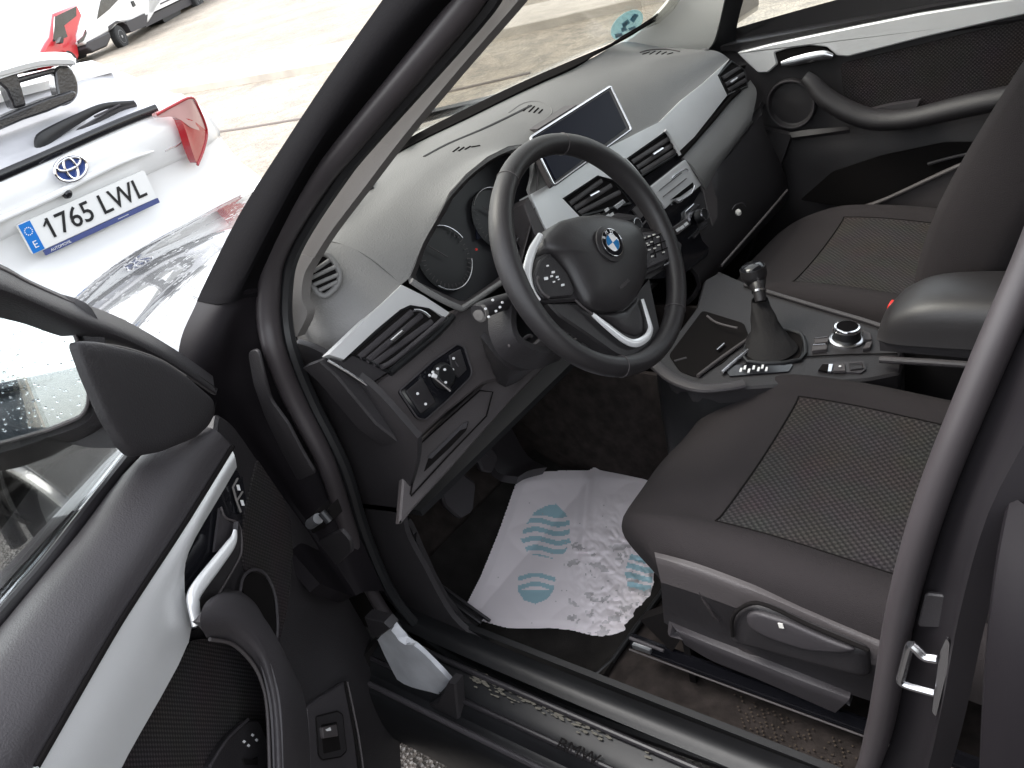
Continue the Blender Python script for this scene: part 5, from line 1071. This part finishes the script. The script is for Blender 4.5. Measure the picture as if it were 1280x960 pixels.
m=MB(); m.slab(pp('275,620 296,586 302,600 303,640 303,672 298,700 270,755 250,784 238,790 232,775 228,722 231,705 250,665',D(-.004)),.004,'gloss_black',r=.006); m.build('handle_recess',dd)
m=MB(); m.loft([pp('298,652 296,668 288,692 268,722 246,760 246,784',D(.014)),pp('303,668 302,684 294,706 278,735 258,768 250,786',D(.006))],'plastic',3,3,.006); m.loft([pp('275,635 284,650 298,656',D(.002)),pp('268,690 280,685 292,670',D(.001))],'plastic_mid',4,4,.003); m.build('handle_body',dd)
m=MB(); m.tube(pp('294,663 292,674 286,684 267,709 250,731 242,745 242,756 246,781',D(.018)),[.0030,.0052,.0068,.0078,.0082,.0084,.0080,.0064],'trim_bright',5,seg=12,flat=(.7,1.15),up=DN); m.build('door_handle',dd)
m=MB(); m.tube(pp('276,634 282,647 296,653 301,664 302,683 298,700 270,748 252,778',D(.008)),.0014,'plastic_lower',4); m.build('handle_edge',dd)
m=MB(); m.tube(pp('297,598 291,609 295,624 301,640',D(.004)),.0014,'pillar_grey_shade',1); m.tube(pp('303,615 296,626',D(.004)),.0014,'pillar_grey_shade',1); m.slab(pp('294,608 303,596 308,625 305,642 300,640',D(.001)),.003,'gloss_black'); m.slab(pp('296,606 299,606 301,613 298,613',D(.0035)),.001,'white_mark'); m.slab(pp('301,625 304,625 306,632 303,632',D(.0035)),.001,'white_mark'); m.build('lock_button',dd)
m=MB(); m.slab(pp('322,573 340,600 355,622 364,650 367,690 364,730 358,770 350,802 345,812 343,780 335,745 318,725 306,712 303,690 306,640',D(-.027)),.004,'door_fabric',r=.006,ch=.0015); m.build('fabric_panel',dd)
m=MB(); m.slab(pp('302,735 306,722 318,714 332,722 342,745 345,780 343,806 330,790 318,765',D(-.024)),.004,'hole',r=.01); m.tube(pp('300,740 304,722 316,712 332,718 344,745 347,785 344,812',D(-.022)),.0022,'plastic_mid',3); m.build('door_pocket',dd)
m=MB(); m.slab(pp('60,935 150,962 190,886 240,800 262,798 290,803 314,825 328,851 335,886 338,960 338,1150 40,1150 60,1000',D(-.022)),.006,'door_fabric',r=.004); m.build('fabric_panel',dd)
m=MB(); m.loft([pp('258,797 275,798 290,803 314,825 328,851 335,886 338,960 340,1080',D(.03)),pp('250,778 272,775 298,780 325,808 338,846 346,890 350,960 352,1080',D(.050)),pp('258,752 275,745 297,748 320,765 340,790 356,830 364,900 366,1080',D(.034)),pp('285,735 290,738 302,740 322,758 344,800 368,840 385,900 392,1080',D(-.02))],'plastic_mid',5,4,.01); m.build('pull_arm',dd,sharp=80)
m=MB(); m.tube(pp('262,799 290,805 313,826 327,852 334,887 337,960 339,1070',D(.033)),.0022,'plastic_lower',4); m.build('arm_seam',dd)
m=MB(); m.slab(pp('262,960 284,925 310,900 325,900 336,930 337,1060 250,1060',D(-.012)),.01,'plastic',r=.01,ch=.002)
for x,y in ((305.5,927),(316,919),(321,925),(311,932)): m.slab([D(-.0115)(x+a,y+b) for a,b in ((-2.2,0),(-.3,-2.2),(2,-.3),(.3,2))],.001,'white_mark')
m.slab(pp('304,948 316,950 322,946 322,956 306,956',D(-.010)),.002,'hole'); m.tube(pp('262,958 284,924 310,899',D(-.011)),.002,'plastic_mid',2); m.build('switch_panel',dd)
m=MB(); m.slab(pp('384,884 400,872 431,852 436,880 444,930 450,990 452,1080 392,1080 388,960',D(-.022)),.008,'plastic_mid',r=.004,ch=.002); m.tube(pp('431,852 437,884 446,935 454,1000',D(-.020)),.002,'hole',3); m.tube(pp('434,852 441,884 449,925 458,990',D(-.020)),.0018,'plastic_lower',3); m.build('lower_panel',dd)
m=MB(); P=pp('395,896 422,889 428,893 433,939 426,946 403,950 398,944',D(-.020)); m.slab(P,.004,'plastic',r=.004); m.tube(fillet(P,.004),.0010,'hole',1,True,6); m.slab(pp('402,906 421,902 426,937 405,942',D(-.019)),.002,'hole',r=.002); m.slab(pp('403,909 421,905 423,920 405,923',D(-.015)),.006,'plastic_lower',r=.002,ch=.001); m.slab(pp('407,912 413,909 414,913 409,914',D(-.0145)),.001,'white_mark'); m.build('boot_switch',dd)
# front corner cover, window frame, belt strips, pane
m=MB(); m.dome(pp('92,426 119,427 165,438 200,450 237,475 266,500 269,515 260,533 244,547 200,565 167,571 152,557 130,520 108,470',D(-.010)),.006,'plastic',r=.010,k=5,th=.008,flat=.72); m.build('mirror_corner',dd,sharp=80)
m=MB(); m.loft([pp('-160,278 -60,312 0,330 37,350 94,375 156,400 219,437 266,470',D(-.05)),pp('-160,300 -60,333 0,352 37,368 94,392 156,416 219,450 268,484',D(-.022)),pp('-160,320 -60,352 0,371 37,384 94,410 160,432 219,462 268,494',D(-.026)),pp('-160,345 -60,378 0,397 31,405 75,420 119,427 170,439 240,476',D(-.06))],'plastic',4,4,.01)
m.build('window_frame',dd)
m=MB(); m.tube(pp('-100,297 0,336 37,355 94,381 150,406 200,434 232,462',D(-.042)),.0022,'plastic_lower',4); m.tube(pp('120,429 160,436 200,450 232,470',D(-.010)),.0015,'pillar_grey_shade',4); m.build('frame_highlight',dd)  # paler tubes stand in for highlights along the frame edges
m=MB(); m.tube(pp('157,565 100,637 50,700 0,757 -100,872 -240,1040',D(-.112)),.0042,'satin',3); m.build('belt_strip',dd)
m=MB(); m.tube(pp('163,571 105,645 58,706 8,764 -90,880 -240,1060',D(-.098)),.0085,'rubber',3,flat=(1,.8),up=(0,0,1)); m.build('belt_seal',dd)
m=MB(); WG=D(-.108); m.slab([WG(x,y) for x,y in ((-250,330),(-60,358),(0,380),(37,392),(90,405),(130,470),(158,566),(0,757),(-250,1060))],.004,'side_glass'); gp=m.build('door_window',dd)
# wing mirror
MC=V((.365,1.155,1.13)); MNn=DU.copy(); MNn=(DU+V((-.25,0,.27))).normalized()
def M_(o=0): return onplane(MC+MNn*o,MNn)
GL='-90,352 0,380 70,396 92,412 106,460 112,500 104,520 60,538 0,555 -90,570'
m=MB(); m.loft([[M_(.0)(x,y) for x,y in ((-110,345),(0,372),(75,390),(100,410),(114,460),(119,500),(108,528),(60,547),(0,566),(-110,584))],[M_(.0)(x,y)-MNn*.018 for x,y in ((-112,340),(0,366),(85,384),(112,408),(128,460),(134,505),(120,540),(60,560),(0,580),(-112,596))],[MC-MNn*.045+V((0,0,-.055))+(M_(.0)(x,y)-MC)*.5 for x,y in ((-110,345),(0,372),(75,390),(100,410),(114,460),(119,500),(108,528),(60,547),(0,566),(-110,584))]],'plastic',3,4,.008); m.slab([M_(-.006)(x,y) for x,y in ((-110,345),(0,372),(75,390),(100,410),(114,460),(119,500),(108,528),(60,547),(0,566),(-110,584))],.02,'black'); m.slab([M_(-.03)(x,y) for x,y in ((100,500),(170,520),(190,560),(110,560),(60,548))],.03,'plastic',r=.01); wm=m.build('wing_mirror',dd)
m=MB(); m.slab(pp(GL,M_(.001)),.003,'mirror_glass',r=.012); m.build('mirror_glass',dd)
m=MB(); m.tube(fillet(pp(GL,M_(.003)),.012),.0022,'plastic_lower',1,True,6); m.build('mirror_rim',dd)
m=MB(); random.seed(11)
def drop(c,n,r_):
    a=n.orthogonal().normalized(); b=n.cross(a); k=8; sx_=random.uniform(.8,1.2); vs=[];fs=[]
    for h,q in ((0,1),(.35,.85),(.6,.5)):
        vs+=[c+(a*math.cos(t_)*sx_+b*math.sin(t_))*r_*q+n*r_*h for t_ in [j*2*math.pi/k for j in range(k)]]
    fs=[[i*k+j,i*k+(j+1)%k,(i+1)*k+(j+1)%k,(i+1)*k+j] for i in range(2) for j in range(k)]+[[2*k+j for j in range(k)]]
    m.add(vs,fs,'droplet')
for k in range(230):
    x=random.uniform(-60,104); y=random.uniform(400,545)
    if inside(x,y,[(-90,358),(0,385),(68,400),(88,416),(101,460),(107,500),(98,515),(60,532),(0,549),(-90,562)]): drop(M_(.0012)(x,y),MNn,random.choice((.0006,.0008,.001,.0014,.0018)))
dr=m.build('rain_drops',dd); dr['kind']='stuff'

# ================================================================== dark blue car in the next bay, seen in the wing mirror
nb=thing('blue_car','dark blue car standing beside, seen only in the rain spotted wing mirror','car',(0,4.6,0))
m=MB(); rows=[]
for z,x0,x1,y0,y1 in ((.25,-2.1,2.1,3.75,5.4),(.45,-2.2,2.2,3.70,5.45),(.75,-2.22,2.15,3.70,5.45),(.95,-2.15,1.9,3.76,5.39),(1.02,-2.0,1.0,3.82,5.33)):
    rows.append([V((x,y,z)) for x,y in ((x0,4.6),(x0+.05,y0+.35),(x0+.35,y0+.05),(-1,y0),(0,y0),(1,y0),(x1-.45,y0+.05),(x1-.05,y0+.4),(x1,4.6),(x1-.05,y1-.4),(x1-.45,y1-.05),(1,y1),(0,y1),(-1,y1),(x0+.35,y1-.05),(x0+.05,y1-.35))])
m.loft(rows,'far_blue',3,3,.02,closed=True,face=(0,0,1)); m.slab([V(p) for p in ((-1.9,3.95,1.01),(1.3,3.95,1.0),(1.3,5.2,1.0),(-1.9,5.2,1.01))],.05,'far_blue',r=.2,n=V((0,0,1))); nbb=m.build('body',nb)
m=MB(); rows=[]
for z,x0,x1,y0,y1 in ((1.0,-2.0,.95,3.85,5.3),(1.22,-1.8,.5,3.98,5.18),(1.40,-1.4,.0,4.12,5.04)):
    rows.append([V((x,y,z)) for x,y in ((x0,4.6),(x0+.1,y0+.2),(x0+.4,y0),(-.5,y0),(x1-.5,y0),(x1-.1,y0+.2),(x1,4.6),(x1-.1,y1-.2),(x1-.5,y1),(-.5,y1),(x0+.4,y1),(x0+.1,y1-.2))])
m.loft(rows,'far_glass',3,3,.02,closed=True,face=(0,0,1)); m.build('window',nb)
m=MB(); m.slab([V(p) for p in ((-1.35,4.12,1.42),(.0,4.14,1.42),(.0,5.02,1.42),(-1.35,5.04,1.42))],.04,'far_blue',r=.2,n=V((0,0,1))); m.build('roof',nb,bevel=.015)
for x in (1.35,-1.35):
    wheel(nb,V((x,3.78,.31)),.31,(0,-1,0)); wheel(nb,V((x,5.42,.31)),.31,(0,1,0))

NBX=V((-.1,-.35,0)); nb.location=nb.location+NBX
